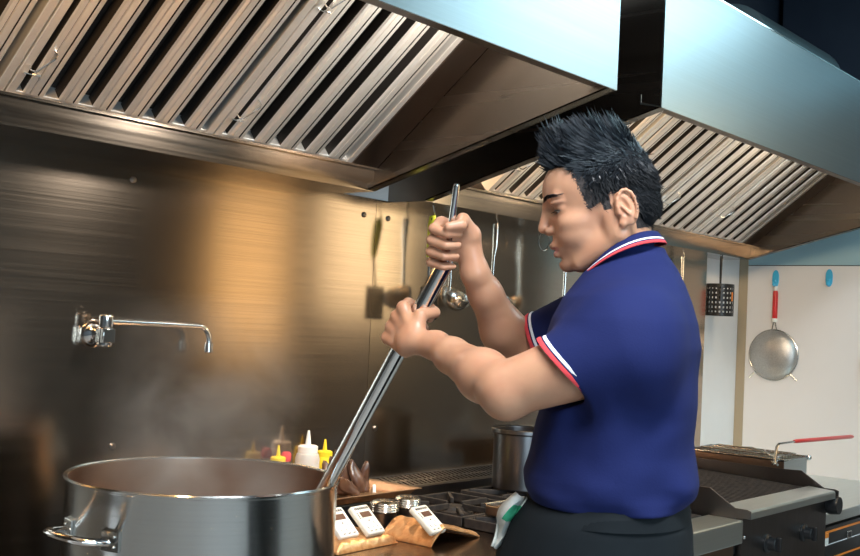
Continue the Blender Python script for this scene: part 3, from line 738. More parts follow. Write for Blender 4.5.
for k, (bx, by, tx, ty, hgt, wd) in enumerate(((.0,.03,-.05,.05,.10,.022),(.0,.02,-.02,.06,.115,.020),(.03,.0,.01,.03,.09,.018),(-.04,.0,-.09,.02,.07,.025),(-.02,-.02,-.08,-.02,.055,.022),(.05,.01,.055,.02,.085,.015),(-.05,.02,-.075,.05,.09,.02))):
    b = B(); L_ = []; n = 10
    for i in range(n+1):
        u_ = i/n; c0 = Vector((bx+(tx-bx)*u_, by+(ty-by)*u_, hgt*u_)); ww = 1.5*wd*math.sin(PI*min(1,(.12+u_*.88)))**.7
        L_.append([b.verts.new(c0+Vector((ww*s_, .012*(s_*s_)+.004*math.sin(7*u_+k), .0))) for s_ in (-1,-.5,0,.5,1)])
    for p0, p1_ in zip(L_, L_[1:]):
        for i in range(4): b.faces.new((p0[i],p0[i+1],p1_[i+1],p1_[i]))
    o = obj('leaf', b, M['brownbag'], lv, smooth=True); sm = o.modifiers.new('s','SOLIDIFY'); sm.thickness = .0015
obj('stalk', tube(B(), [(.045,-.02,.002),(.050,-.015,.012),(.054,-.01,.022)], .005, 8), M['white'], lv, smooth=True)

# squeeze bottles on the ledge behind the pot
def bottle(x, y, z, s, body, cap, label, hb=.115):
    r = empty('squeeze_bottle', (x,y,z), label, 'bottle', 'squeeze bottles on the ledge')
    r.scale = (s,s,s)
    obj('bottle_body', lathe(B(), [(.026,0),(.030,.004),(.030,hb-.015),(.027,hb-.004),(.022,hb)], n=32), M[body], r, smooth=True)
    c_ = obj('cap', lathe(B(), [(.0245,hb-.001),(.0245,hb+.014),(.020,hb+.017),(.0075,hb+.018)], n=32), M[cap], r, smooth=True)
    obj('nozzle', lathe(B(), [(.0075,hb+.0175),(.0055,hb+.035),(.0028,hb+.052),(.0015,hb+.053)], n=20), M[cap], c_, smooth=True)
bottle(2.022,-.057,.912,.86,'yellow','yellow','yellow squeeze bottle at the left, mostly hidden by the pot rim', .100)
bottle(2.130,-.06,.912,1.16,'clear','white','white squeeze bottle with white nozzle in the middle behind the pot', .092)
bottle(2.205,-.052,.912,.92,'yellow','yellow','yellow squeeze bottle right of the white one', .098)
o = empty('sauce_bottle', (2.062,-.045,.910), 'tiny red-capped bottle between the yellow and the white squeeze bottles', 'bottle')
obj('bottle_body', lathe(B(), [(.012,0),(.013,.06),(.008,.09)], n=20), M['clear'], o, smooth=True)
obj('cap', lathe(B(), [(.0135,.086),(.0145,.09),(.0145,.105),(.010,.112)], n=20), M['redcloth'], o, smooth=True)

# tall steel pot on the range behind the forearm
p = empty('steam_pot', (2.84,-.30,TZ+.031), 'tall narrow steel pot on the range behind the elbow of the cook', 'pot')
obj('pot_body', lathe(B(), [(.085,0),(.092,.006),(.092,.175),(.098,.182),(.098,.188),(.088,.188),(.088,.01),(.03,.008)], n=40), M['darksteel'], p, smooth=True)
obj('pot_band', lathe(B(), [(.0985,.178),(.101,.180),(.101,.190),(.0985,.192)], n=40, capb=False, capt=False), M['darksteel'], p, smooth=True)
# small dark dish with pale rim standing at the range front
c = empty('small_dish', (2.385,-.575,TZ+.034), 'small dark square dish with a pale rim beside the towel', 'dish')
obj('dish_body', box(B(), -.045,.045,-.035,.035,0,.030), M['darksteel'], c, bevel=.004)
obj('dish_rim', tube(B(), [(-.046,-.036,.031),(.046,-.036,.031),(.046,.036,.031),(-.046,.036,.031)], .0018, 6, closed=True), M['steel'], c)

# ------------------------------------------------------------------ the cook
HD = rad(121.1)
PF = (1.57, -1.365)
def surface_nets(D, org, h):
    """isosurface of a signed distance grid -> verts, quads"""
    nx, ny, nz = D.shape
    s = D < 0
    c = np.zeros((nx-1,ny-1,nz-1), np.int16)
    for i in (0,1):
        for j in (0,1):
            for k in (0,1): c += s[i:nx-1+i, j:ny-1+j, k:nz-1+k]
    act = (c > 0) & (c < 8); idx = -np.ones(act.shape, np.int64)
    cells = np.argwhere(act); idx[act] = np.arange(len(cells))
    acc = np.zeros((len(cells),3)); cnt = np.zeros(len(cells))
    for a in range(3):
        o = [x for x in range(3) if x != a]
        for p in (0,1):
            for q in (0,1):
                off = np.zeros(3,int); off[o[0]] = p; off[o[1]] = q
                g0 = cells+off; g1 = g0.copy(); g1[:,a] += 1
                d0 = D[g0[:,0],g0[:,1],g0[:,2]]; d1 = D[g1[:,0],g1[:,1],g1[:,2]]
                m = (d0 < 0) != (d1 < 0)
                t = np.where(m, d0/np.where(m, d0-d1, 1), 0)
                pt = off[None,:].astype(float).repeat(len(cells),0); pt[:,a] += t
                acc[m] += pt[m]; cnt[m] += 1
    V = (cells+acc/cnt[:,None])*h+org
    F = []
    for a in range(3):
        b, c2 = (a+1) % 3, (a+2) % 3
        sl0 = [slice(None)]*3; sl1 = [slice(None)]*3; sl0[a] = slice(0,-1); sl1[a] = slice(1,None)
        e = s[tuple(sl0)] != s[tuple(sl1)]; ee = np.argwhere(e)
        ok = (ee[:,b] > 0) & (ee[:,c2] > 0) & (ee[:,b] < act.shape[b]) & (ee[:,c2] < act.shape[c2]); ee = ee[ok]
        ins = s[ee[:,0],ee[:,1],ee[:,2]]
        def at(db, dc):
            q = ee.copy(); q[:,b] += db; q[:,c2] += dc; return idx[q[:,0],q[:,1],q[:,2]]
        q = np.stack([at(-1,-1),at(0,-1),at(0,0),at(-1,0)],1)
        q[~ins] = q[~ins][:,::-1]
        F.append(q)
    F = np.concatenate(F); F = F[(F >= 0).all(1)]
    return V, F

class Field:
    def __init__(s, lo, hi, h):
        s.h = h; s.o = np.array(lo, float); s.n = np.ceil((np.array(hi)-s.o)/h).astype(int)+1
        s.D = np.full(s.n, .06, np.float32)
    def sub(s, lo, hi, pad):
        a = np.maximum(np.floor((np.array(lo)-pad-s.o)/s.h).astype(int), 0); b = np.minimum(np.ceil((np.array(hi)+pad-s.o)/s.h).astype(int)+1, s.n)
        if (b <= a).any(): return None
        ax = [s.o[i]+np.arange(a[i], b[i])*s.h for i in range(3)]
        X = np.meshgrid(*ax, indexing='ij', sparse=True)
        return tuple(slice(a[i], b[i]) for i in range(3)), X
    def add(s, fn, lo, hi, k=.01, op='u'):
        r = s.sub(lo, hi, k+.02)
        if r is None: return
        sl, X = r; d = fn(*X); A = s.D[sl]
        if op == 'u': h_ = np.clip(.5+.5*(A-d)/k, 0, 1); s.D[sl] = A+(d-A)*h_-k*h_*(1-h_)
        elif op == 's': d = -d; h_ = np.clip(.5-.5*(A-d)/k, 0, 1); s.D[sl] = A+(d-A)*h_+k*h_*(1-h_)
    def ell(s, c, r, k=.01, op='u', rot=None):
        c = np.array(c, float); r = np.array(r, float); Rm = rot
        def fn(X, Y, Z):
            x, y, z = X-c[0], Y-c[1], Z-c[2]
            if Rm is not None: x, y, z = (Rm[0][0]*x+Rm[0][1]*y+Rm[0][2]*z, Rm[1][0]*x+Rm[1][1]*y+Rm[1][2]*z, Rm[2][0]*x+Rm[2][1]*y+Rm[2][2]*z)
            k0 = np.sqrt((x/r[0])**2+(y/r[1])**2+(z/r[2])**2); k1 = np.sqrt((x/r[0]**2)**2+(y/r[1]**2)**2+(z/r[2]**2)**2)+1e-9
            return k0*(k0-1)/k1
        m = r.max() if rot is not None else r
        s.add(fn, c-m, c+m, k, op)
    def cone(s, a, b, ra, rb, k=.01, op='u', clip=None):
        a = np.array(a, float); b = np.array(b, float); ba = b-a; L2 = (ba**2).sum(); m = max(ra, rb)
        def fn(X, Y, Z):
            x, y, z = X-a[0], Y-a[1], Z-a[2]
            t = np.clip((x*ba[0]+y*ba[1]+z*ba[2])/L2, 0, 1)
            d = np.sqrt((x-ba[0]*t)**2+(y-ba[1]*t)**2+(z-ba[2]*t)**2)-(ra+(rb-ra)*t)
            if clip is not None:
                p, n = clip; d = np.maximum(d, (X-p[0])*n[0]+(Y-p[1])*n[1]+(Z-p[2])*n[2])
            return d
        s.add(fn, np.minimum(a,b)-m, np.maximum(a,b)+m, k, op)
    def mesh(s, name, mats, parent, smooth=4):
        D = s.D
        V, F = surface_nets(D, s.o, s.h)
        # light laplacian smoothing
        E = np.concatenate([F[:,[0,1]],F[:,[1,2]],F[:,[2,3]],F[:,[3,0]]]); n = len(V)
        for _ in range(smooth):
            A = np.zeros((n,3)); c = np.zeros(n)
            for j in range(3):
                A[:,j] = np.bincount(E[:,0], V[E[:,1],j], n)+np.bincount(E[:,1], V[E[:,0],j], n)
            c = np.bincount(E[:,0], minlength=n)+np.bincount(E[:,1], minlength=n)
            V = V*.5+.5*A/np.maximum(c,1)[:,None]
        return V, F

def link_mesh(name, V, F, mats, parent):
    me = bpy.data.meshes.new(name)
    me.vertices.add(len(V)); me.vertices.foreach_set('co', np.asarray(V, np.float32).ravel())
    me.loops.add(F.size); me.loops.foreach_set('vertex_index', F.astype(np.int32).ravel())
    me.polygons.add(len(F)); me.polygons.foreach_set('loop_start', np.arange(0, F.size, 4, dtype=np.int32))
    me.polygons.foreach_set('loop_total', np.full(len(F), 4, np.int32))
    me.update(calc_edges=True); me.validate()
    me.polygons.foreach_set('use_smooth', np.ones(len(me.polygons), bool))
    o = bpy.data.objects.new(name, me); COL.objects.link(o)
    for m in (mats if isinstance(mats,(list,tuple)) else [mats]): me.materials.append(m)
    if parent: o.parent = parent
    return o

# --- head frame: origin between the ears, x forward, y left, z up; pitched down and set in the body frame
HP = rad(15.5); HY = rad(4); HO = np.array((-.011, -.001, 1.602))
HR = np.array(((math.cos(HY),-math.sin(HY),0),(math.sin(HY),math.cos(HY),0),(0,0,1))) @ np.array(((math.cos(HP), 0, math.sin(HP)), (0,1,0), (-math.sin(HP), 0, math.cos(HP))))
def h2b(p): return np.asarray(p, float) @ HR.T + HO
def build_head():
    f = Field((-.11,-.105,-.15), (.155,.105,.15), .0018)
    e, c = f.ell, f.cone
    e((.025,0,.050),(.088,.071,.078), .01)
    e((.060,0,.058),(.0575,.058,.046), .02)
    e((.055,0,.005),(.064,.054,.06), .02)
    e((.055,0,-.035),(.060,.046,.040), .02)
    c((.004,0,-.02),(.026,0,-.13), .050, .055, .02)                      # neck
    for s in (1,-1):
        e((.080,s*.040,-.001),(.027,.019,.017), .014)                  # cheekbones
        c((.015,s*.052,-.040),(.085,s*.022,-.068), .017, .014, .018)   # jaw line
        e((.012,s*.058,-.015),(.022,.012,.03), .015)
        c((.112,s*.010,.040),(.098,s*.042,.044), .0085, .008, .012)    # brow ridge
        e((.085,s*.030,-.022),(.026,.02,.018), .014)
    e((.103,0,-.064),(.0165,.019,.015), .012)                          # chin
    e((.096,0,-.034),(.0275,.027,.022), .012)                          # mouth mound
    for s in (1,-1): e((.115,s*.034,.031),(.016,.019,.0105), .010, 's')    # sockets
    c((.118,0,.036),(.131,0,.006), .0062, .0085, .009)                 # nose
    e((.1305,0,.002),(.0095,.0085,.0075), .004)
    for s in (1,-1):
        e((.121,s*.0125,-.0035),(.010,.0065,.007), .004)
        e((.1255,s*.0065,-.0105),(.0045,.003,.003), .002, 's')
    c((.1205,-.009,-.0305),(.1225,0,-.0295), .0042, .005, .004); c((.1205,.009,-.0305),(.1225,0,-.0295), .0042, .005, .004)
    for s in (1,-1): c((.1195,s*.009,-.0300),(.1095,s*.023,-.0365), .0045, .0022, .005)
    c((.118,-.009,-.0450),(.118,.009,-.0450), .0058, .0058, .004)
    for s in (1,-1): c((.118,s*.009,-.0445),(.1085,s*.021,-.0385), .005, .0025, .005)
    e((.124,0,-.0375),(.010,.021,.0012), .002, 's')
    e((.118,0,-.054),(.006,.014,.0035), .006, 's')
    for s in (1,-1):
        e((.0915,s*.033,.0255),(.0158,.0175,.0142), .003)              # lids
        e((.107,s*.034,.0225),(.016,.0135,.0024), .0015, 's')
        e((.0985,s*.036,.0365),(.015,.018,.0042), .006)                  # upper lid fold
        # ear
        th = rad(-12); Re = ((math.cos(th),0,math.sin(th)),(0,1,0),(-math.sin(th),0,math.cos(th)))
        e((-.002,s*.074,-.001),(.0165,.0065,.030), .004, rot=Re)
        e((.001,s*.0815,.001),(.0095,.0065,.0175), .003, 's', rot=Re)
        pts = [(-.002+.0155*math.cos(a)*1.0, .001+.0275*math.sin(a)) for a in [rad(x) for x in range(-20,231,25)]]
        for p, q in zip(pts, pts[1:]): c((p[0]-.003,s*.079,p[1]),(q[0]-.003,s*.079,q[1]), .0030, .0030, .002)
        c((.008,s*.077,.010),(-.006,s*.080,-.012), .0026, .0026, .003)
        e((.007,s*.074,-.024),(.0065,.005,.0075), .004)
        e((.012,s*.075,-.004),(.0045,.004,.006), .003)
    V, F = f.mesh('head', None, None, 2)
    keep = None
    return V, F

# --- limbs (body frame: x forward, y to his left, z up)
A0 = np.array((.537,-.250,1.070)); A1 = np.array((.291,-.064,1.511)); A2 = np.array((.269,.0,1.643))    # paddle axis
AX = (A1-A0)/np.linalg.norm(A1-A0)
def onpad(t): return A0+(A1-A0)*t
def hand(f, T, AX, rt, side, wrist):
    """fist round the paddle at parameter t; rt tube radius; side=+1: back of the hand faces his left"""
    T = np.array(T, float); W = np.array(wrist, float)
    G = T-W; G -= AX*(G@AX); G /= np.linalg.norm(G)
    N = np.cross(AX, G); N /= np.linalg.norm(N)
    if N[1]*side < 0: N = -N
    def Q(g, n, a): return T+G*g+N*n+AX*a
    R_ = rt
    off = (.033,.011,-.011,-.032); rr = (.0090,.0093,.0089,.0078); ln = (1,1.06,1,.86)
    mcps = []
    for i in range(4):
        o = off[i]; q = ln[i]; r = rr[i]
        mcp = Q(.010+.004*(i in (1,2)), R_+.0135, o*1.05)
        pip = Q(R_+.0165*q+.004, R_*.3+.001, o)
        dip = Q(R_*.55+.006, -(R_+r-.001), o*.98)
        tip = Q(-.010*q, -(R_+r-.001)*.95, o*.97)
        f.cone(mcp, pip, r+.0012, r+.0004, .004); f.cone(pip, dip, r+.0004, r-.0008, .0015); f.cone(dip, tip, r-.0008, r-.0018, .0015)
        f.ell(mcp, (r+.002,)*3, .004)
        mcps.append(mcp)
    wr = W
    base = Q(-.045, R_+.010, 0)
    for i in range(4):
        b0 = Q(-.048, R_+.010, off[i]*.55); f.cone(b0, mcps[i], .0135, .0108, .010)
    f.cone(wr, base, .0235, .021, .014)
    # thumb
    c0 = Q(-.046, R_+.004, .018); c1 = Q(-.026, R_*.2+.012, .046); c2 = Q(-.012, -(R_+.007), .049); c3 = Q(.012, -(R_+.009), .046)
    f.cone(c0, c1, .0155, .0125, .010); f.cone(c1, c2, .0118, .0105, .003); f.cone(c2, c3, .0105, .0085, .002)
    return wr
SH_L = np.array((-.034,.165,1.372)); EL_L = np.array((.155,.140,1.302)); WR_L = np.array((.300,-.052,1.362))
SH_R = np.array((-.010,-.172,1.440)); EL_R = np.array((.172,-.210,1.350)); WR_R = np.array((.243,-.100,1.496))
def build_limbs():
    f = Field((-.2,-.32,.98), (.52,.30,1.66), .0030)
    c, e = f.cone, f.ell
    for SH, EL, WR, s in ((SH_L,EL_L,WR_L,1),(SH_R,EL_R,WR_R,-1)):
        c(SH, EL, .054, .0415, .02)
        c(SH+(EL-SH)*.45+np.array((0,0,.012)), SH+(EL-SH)*.8+np.array((0,0,.006)), .044, .037, .02)
        d = WR-EL
        c(EL, EL+d*.30, .0400, .0410, .02); c(EL+d*.30, EL+d*.75, .0410, .0300, .02); c(EL+d*.75, WR, .0300, .0250, .015)
        e(EL-d/np.linalg.norm(d)*.012+np.array((.004,0,-.010)), (.026,.026,.028), .022)
    AX2 = (A2-A1)/np.linalg.norm(A2-A1)
    hand(f, onpad(.725), AX, .0155, 1, WR_L); hand(f, A1+AX2*.030, AX2, .0100, -1, WR_R)
    # chest and neck root under the shirt
    e((-.02,0,1.36),(.10,.16,.12), .02); c((-.03,0,1.42),(-.022,0,1.50), .07, .054, .03)
    c(SH_L, SH_R, .05, .05, .03); e((-.02,0,1.15),(.11,.155,.16), .03)
    return f.mesh('limbs', None, None, 3)
hv, hf = build_head(); lv_, lf = build_limbs()
hv2 = h2b(hv)
skin = mat('skin', (.53,.275,.165), .36, sss=.12); noisy(skin, (28,28,28), amt=.4, bump=.12, dist=.003, detail=7, col2=(.43,.185,.11)); M['skin'] = skin
lip = mat('lips', (.42,.17,.14), .4, sss=.15)
stub = mat('cropped_temple_hair', (.055,.043,.040), .7)
cook = empty('person', (PF[0],PF[1],0), 'man in a navy polo shirt and black apron stirring the stock pot with both hands', 'person', rotz=HD)
body = link_mesh('body', np.concatenate([hv2, lv_]), np.concatenate([hf, lf+len(hv2)]), [skin, lip, stub], cook)
fc = hv[hf].mean(1)
mi = np.zeros(len(hf)+len(lf), np.int32)
x, y, z = fc[:,0], fc[:,1], fc[:,2]
lips = (x > .106) & (((z > -.0375) & (z < -.0300-abs(y)*.16)) | ((z <= -.0375) & (z > -.0500+abs(y)*.42))) & (abs(y) < .0225)
mi[:len(hf)][lips] = 1
temple = (x < .060+.20*(z-.02)) & (z > .028-.5*np.clip(x-.018,0,.03)) & (x > -.2)
temple |= (x > .019) & (x < .031+.12*(z-.005)) & (z > .004) & (abs(y) > .055)
temple |= (x < -.016) & (z > -.036)
jit = np.random.default_rng(1).normal(0,.0022,len(x)); x = x+jit; z = z+jit[::-1]
temple &= (x < .058+.20*(z-.02)) | (x < .036)
mi[:len(hf)][temple & ~((abs(y) > .068) & (z < .034) & (x > -.022) & (x < .022))] = 2
n_ok = len(body.data.polygons)
if n_ok == len(mi): body.data.polygons.foreach_set('material_index', mi)

# eyes, brows
def hb(bm):                                  # head-frame bmesh into the body frame
    T = Matrix([list(r) for r in HR]).to_4x4(); T.translation = Vector(HO); bm.transform(T); return bm
eyew = mat('eye_white', (.62,.58,.54), .2); iris = mat('dark_iris', (.02,.012,.01), .1)
for s in (1,-1):
    eo = obj('eye', hb(sphere(B(), (.0920,s*.033,.0245), .0138, n=20, m=14)), eyew, body, smooth=True)
    obj('iris', hb(sphere(B(), (.1020,s*.034,.0212), .0055, sc=(.7,1,1), n=16, m=10)), iris, eo, smooth=True)
def surf_x(y, z):
    m = (abs(hv[:,1]-y) < .0022) & (abs(hv[:,2]-z) < .0022) & (hv[:,0] > .04)
    return float(hv[m,0].max()) if m.any() else .1
lashm = mat('lash_line', (.02,.014,.012), .5)
for s in (1,-1):
    pts = []
    for t in range(9):
        u_ = t/8; yy = s*(.0195+.029*u_); zz = .0235+.0030*math.sin(PI*u_)-.0015*u_
        pts.append((surf_x(yy, zz)+.0002, yy, zz))
    obj('eyelashes', hb(tube(B(), pts, [.0004]+[.0010]*7+[.0005], 6)), lashm, body, smooth=True)
def strands(bm, roots, r0, n=4, sides=3):
    """roots: list of (p, dir, length, bend)"""
    for p, d, L, bend in roots:
        p = Vector(p); d = Vector(d).normalized(); bd = Vector(bend); side = d.cross(Vector((0,0,1)) if abs(d.z) < .9 else Vector((1,0,0))).normalized()
        prev = None
        for i in range(n+1):
            t = i/n; c = p+d*L*t+bd*L*t*t; r = r0*(1-t)**.6+.00005
            up = d.cross(side)
            ring = [bm.verts.new(c+(side*math.cos(2*PI*k/sides)+up*math.sin(2*PI*k/sides))*r) for k in range(sides)]
            if prev:
                for k in range(sides): bm.faces.new((prev[k], prev[(k+1)%sides], ring[(k+1)%sides], ring[k]))
            prev = ring
random.seed(11)
hairm = mat('black_hair', (.007,.010,.015), .40, spec=.6, coat=.1)
for s in (1,-1):
    b = B(); rt = []
    for i in range(190):
        u_ = random.random(); yy = s*(.012+u_*.044)
        zz = .0470+.0050*math.sin(u_*2.7)-.003*u_+random.uniform(-.0042,.0042)*(1-.5*u_); xx = surf_x(yy, zz)
        rt.append(((xx-.0005,yy,zz), (-.1-.6*u_, s*1.0, .22 if u_ < .5 else -.15), .008, (0,0,-.1)))
    strands(b, rt, .00042); eb = obj('eyebrow', hb(b), hairm, body, smooth=True)

# hair: close cap on the skull plus layered strands
def hairline(x):                              # lowest z carrying hair, by x
    P_ = [(-.08,-.036),(-.030,-.036),(-.018,.030),(.016,.030),(.019,.012),(.033,.012),(.044,.030),(.055,.065),(.075,.090),(.118,.097)]
    for (a, za), (c_, zc) in zip(P_, P_[1:]):
        if x <= c_: return za+(zc-za)*max(0, (x-a))/(c_-a)
    return .2
f = Field((-.10,-.10,-.06), (.15,.10,.18), .0022)
f.ell((.020,0,.058),(.0895,.0735,.080), .008); f.ell((.046,0,.102),(.050,.050,.040), .02); f.ell((.010,0,.098),(.055,.055,.042), .02); f.ell((-.026,0,.010),(.042,.056,.050), .02)
ax = [f.o[i]+np.arange(f.n[i])*f.h for i in range(3)]
hl = np.array([hairline(v) for v in ax[0]])
cut = (hl[:,None,None]-ax[2][None,None,:])*.8
f.D = np.maximum(f.D, cut.astype(np.float32)+0*f.D)
V, F = f.mesh('cap', None, None, 3)
hair = link_mesh('hair', h2b(V), F, [noisy(mat('hair_mass', (.006,.007,.009), .8, spec=.2), (60,200,200), bump=.5, dist=.003)], cook)
b = B(); rt = []; rt2 = []; rt3 = []
rng = np.random.default_rng(3)
# vertex normals of the cap
nr = np.zeros_like(V); fn_ = np.cross(V[F[:,1]]-V[F[:,0]], V[F[:,2]]-V[F[:,0]])
for j in range(4): np.add.at(nr, F[:,j], fn_)
nr /= np.linalg.norm(nr, axis=1)[:,None]+1e-12
for i in rng.integers(0, len(V), 12000):
    p = Vector(V[i]); nrm = Vector(nr[i])
    if p.z < hairline(p.x)+.0005 or nrm.z < -.55: continue
    if abs(p.y) > .055 and -.022 < p.x < .022 and p.z < .040: continue
    top = max(0, min(1, (p.z-.075)/.055)); front = max(0, min(1, (p.x+.03)/.10))
    mxx = max(0, min(1, (p.z-.040+random.gauss(0,.010))/.045)); sd_ = Vector((-.25 if p.x > .0 else -.45, 0, -.55)).lerp(Vector((.45, 0, .12)), mxx)
    spike = Vector((.85, nrm.y*.25, .42)) if p.x < .06 else Vector((.02, nrm.y*.2, 1.0))
    if p.x < -.02: spike = Vector((.45, nrm.y*.2, .40))
    d = sd_.lerp(spike, top)+nrm*(.18+.30*top*(1-.6*front))
    cl = noise.noise_vector(p*48)
    d = d.normalized()+Vector(cl)*.55*(.35+.75*top)+Vector((random.gauss(0,.10),random.gauss(0,.10),random.gauss(0,.10)))
    if d.dot(nrm) < .10: d = d+nrm*(.15-d.dot(nrm))
    L = (.013+.017*top)*random.uniform(.7,1.25)*(1.0 if p.z > .03 else .6)
    if p.x > .080: L *= 1.25
    q = (p-nrm*.002, d, L, (.0, 0, -.12*(1-top)+.22*top))
    (rt2 if random.random() < .16*top else (rt3 if p.z < .062+random.gauss(0,.006) else rt)).append(q)
strands(b, rt, .0010); strands(b, [(p, d, L*1.18, bd) for p, d, L, bd in rt2], .0021)
obj('hair_strands', hb(b), hairm, hair, smooth=True)
shortm = mat('short_hair', (.010,.011,.013), .75, spec=.25)
b = B(); strands(b, rt3, .0009); obj('side_hair', hb(b), shortm, hair, smooth=True)
# close-cropped sides: very short strands over the temples
b = B(); rt = []; k_ = np.where(temple)[0]
hc = hv[hf].mean(1)
for i in rng.choice(k_, 5200):
    p = Vector(hc[i])+Vector((random.gauss(0,.0012),0,random.gauss(0,.0012)))
    if abs(p.y) > .068 and -.020 < p.x < .022 and p.z < .034: continue
    rt.append((p, (-.5,math.copysign(.30,p.y),-.75), random.uniform(.004,.008), (0,0,0)))
strands(b, rt, .00045, n=2); obj('cropped_sides', hb(b), shortm, hair)

# --- polo shirt
prof_ = [  # z, back, front, half width
 (1.105,-.128,.110,.166),(1.120,-.140,.120,.172),(1.140,-.149,.126,.178),(1.165,-.150,.127,.180),(1.21,-.144,.117,.178),(1.27,-.144,.110,.178),(1.33,-.147,.106,.181),
 (1.38,-.151,.106,.188),(1.42,-.144,.095,.190),(1.455,-.133,.078,.170),(1.485,-.121,.056,.128),(1.51,-.108,.038,.084),(1.535,-.090,.024,.058),(1.575,-.078,.012,.050)]
pz = [p[0] for p in prof_]
def torso_fn(infl=0.0):
    def fn(X, Y, Z):
        zb = np.interp(Z, pz, [p[1] for p in prof_]); zf = np.interp(Z, pz, [p[2] for p in prof_]); zw = np.interp(Z, pz, [p[3] for p in prof_])
        cx = (zb+zf)/2; rx = (zf-zb)/2+infl; ry = zw+infl
        th = ((np.abs(X-cx)/rx)**2.3+(np.abs(Y)/ry)**2.3)**(1/2.3)
        d = (th-1)*np.minimum(rx, ry)
        d = d+.0020*np.sin(Z*60+Y*22+X*30)*np.clip((1.25-Z)*9,0,1)+.0016*np.sin(Z*95-X*45+Y*9)*np.clip((1.22-Z)*9,0,1)
        ang = np.arctan2(Z-1.40, X-.045); rr_ = np.sqrt((Z-1.40)**2+(X-.045)**2)
        d = d+.0060*np.sin(ang*10+Z*14)*np.clip((rr_-.05)*12,0,1)*np.clip((.34-rr_)*5,0,1)*(Y > 0)*np.clip(-(Z-1.37)*12,0,1)
        d = d+.0055*np.sin((X*.9+Z+.3*np.sin(Z*9))*55)*np.clip((-.02-X)*14,0,1)*np.clip((1.26-Z)*9,0,1)
        return np.maximum(d, np.maximum(1.122-Z, Z-1.545))
    return fn
f = Field((-.22,-.34,1.06), (.30,.34,1.60), .0030)
f.add(torso_fn(), (-.2,-.22,1.07), (.16,.22,1.58), .02)
def sleeve(SH, EL, tcut, r0, r1, cavity):
    d = (EL-SH); L = np.linalg.norm(d); n = d/L; P_ = SH+d*tcut
    return P_, n
SL = {}
for nm, SH, EL, tc_, ra, rb, tilt in (('L',SH_L,EL_L,.49,.070,.0585,(.69,-.06,-.72)),('R',SH_R,EL_R,.76,.068,.0570,(.90,-.2,-.40))):
    d = EL-SH; n = np.array(tilt); n /= np.linalg.norm(n)
    P_ = SH+d*tc_; SL[nm] = (P_, n, SH, EL, ra, rb)
    e_ = SH+d*(tc_+.2); re = ra+(rb-ra)*1.05
    f.cone(SH, e_, ra, re, .045, clip=(P_, n)); f.ell((-.030, math.copysign(.150, SH[1]), 1.418), (.062,.050,.050), .04)
    f.cone(SH+d*(tc_-.16), SH+d*1.25, .0530, .0530, .002, 's')
V, F = f.mesh('shirt', None, None, 4)
navy = mat('navy_pique', (.0075,.0130,.074), .85, spec=.25)
noisy(navy, (330,330,330), bump=.25, dist=.0012); noisy(navy, (11,11,7), bump=.35, dist=.012, detail=2, col2=(.010,.017,.090), amt=.5)
shirt = link_mesh('polo_shirt', V, F, [navy], cook)
# knitted cuffs: navy, white, red rings that follow the cut of each sleeve
for nm in ('L','R'):
    P_, n, SH, EL, ra, rb = SL[nm]
    d = EL-SH; L = np.linalg.norm(d); ax_ = d/L
    u_ = np.cross(ax_, (0,0,1.)); u_ /= np.linalg.norm(u_); v_ = np.cross(ax_, u_)
    def ring_pt(a, off, rr):
        base = u_*math.cos(a)+v_*math.sin(a)
        # intersect generator of the sleeve cone with the cut plane shifted by off
        t0 = ((P_-SH)@n+off - rr*(base@n))/(ax_@n); return Vector(SH+ax_*t0+base*rr)
    r_at = lambda: None
    t_cut = (P_-SH)@ax_/L; rc = ra+(rb-ra)*1.05*(t_cut/(t_cut+.2)) 
    for (o0, o1, mt, nmz) in ((-.0105,-.0065,'whitecloth','cuff_stripe'),(-.0065,-.0005,'navyrib','cuff_stripe'),(-.0030,.0035,'redcloth','cuff_stripe')):
        pass
    segs = [(-.0130,-.0080,'whitecloth'),(-.0080,-.0058,'navyrib'),(-.0058,.001,'redcloth')]
    M.setdefault('navyrib', navy)
    for o0, o1, mt in segs:
        b = B(); rows = []
        for off, dr in ((o0,-.004),(o0,.0016),((o0+o1)/2,.0024),(o1,.0016),(o1,-.005)):
            rows.append([b.verts.new(ring_pt(2*PI*k/72, off, rc+dr)) for k in range(72)])
        for r0, r1 in zip(rows, rows[1:]):
            for k in range(72): b.faces.new((r0[k], r0[(k+1)%72], r1[(k+1)%72], r1[k]))
        obj('cuff_stripe', b, M[mt], shirt, smooth=True, angle=60)
# collar: standing band that folds over, navy with white and red edge stripes
def collar_pt(a, v):
    """a: 0 front .. pi back; v 0..1 from inside bottom, over the fold, to the outer edge"""
    ca, sa = math.cos(a), math.sin(a)                 # ca=+1 front
    zt = 1.548-.036*ca-.016*ca*ca                 # fold height: high at the nape, low at the throat
    cx = -.016; rx, ry = .050, .056
    K = [(.001,-.030),(.001,-.012),(.002,0.0),(.005,.0035),(.009,.0030),(.013,-.0015),(.0175,-.0065),(.0198,-.0092),(.0212,-.0112),(.0240,-.0150),(.0232,-.0165)]
    i = v; dr, dz = K[i]
    if ca > .75: dr += 0
    return Vector((cx+(rx+dr*1.0)*ca, (ry+dr)*sa, zt+dz*(1.0 if ca < .3 else 1.0)))
b = B(); n = 72; a0 = rad(16); rows = []
for i in range(11):
    rows.append([b.verts.new(collar_pt(a0+(2*PI-2*a0)*k/n, i)) for k in range(n+1)])
mats_ = [0,0,0,0,0,0,1,0,2,2]
for i, (r0, r1) in enumerate(zip(rows, rows[1:])):
    for k in range(n): b.faces.new((r0[k], r0[k+1], r1[k+1], r1[k])).material_index = mats_[i]
co_ = obj('collar', b, [navy, M['whitecloth'], M['redcloth']], shirt, smooth=True, angle=70)
so = co_.modifiers.new('s','SOLIDIFY'); so.thickness = .0022; so.offset = -1
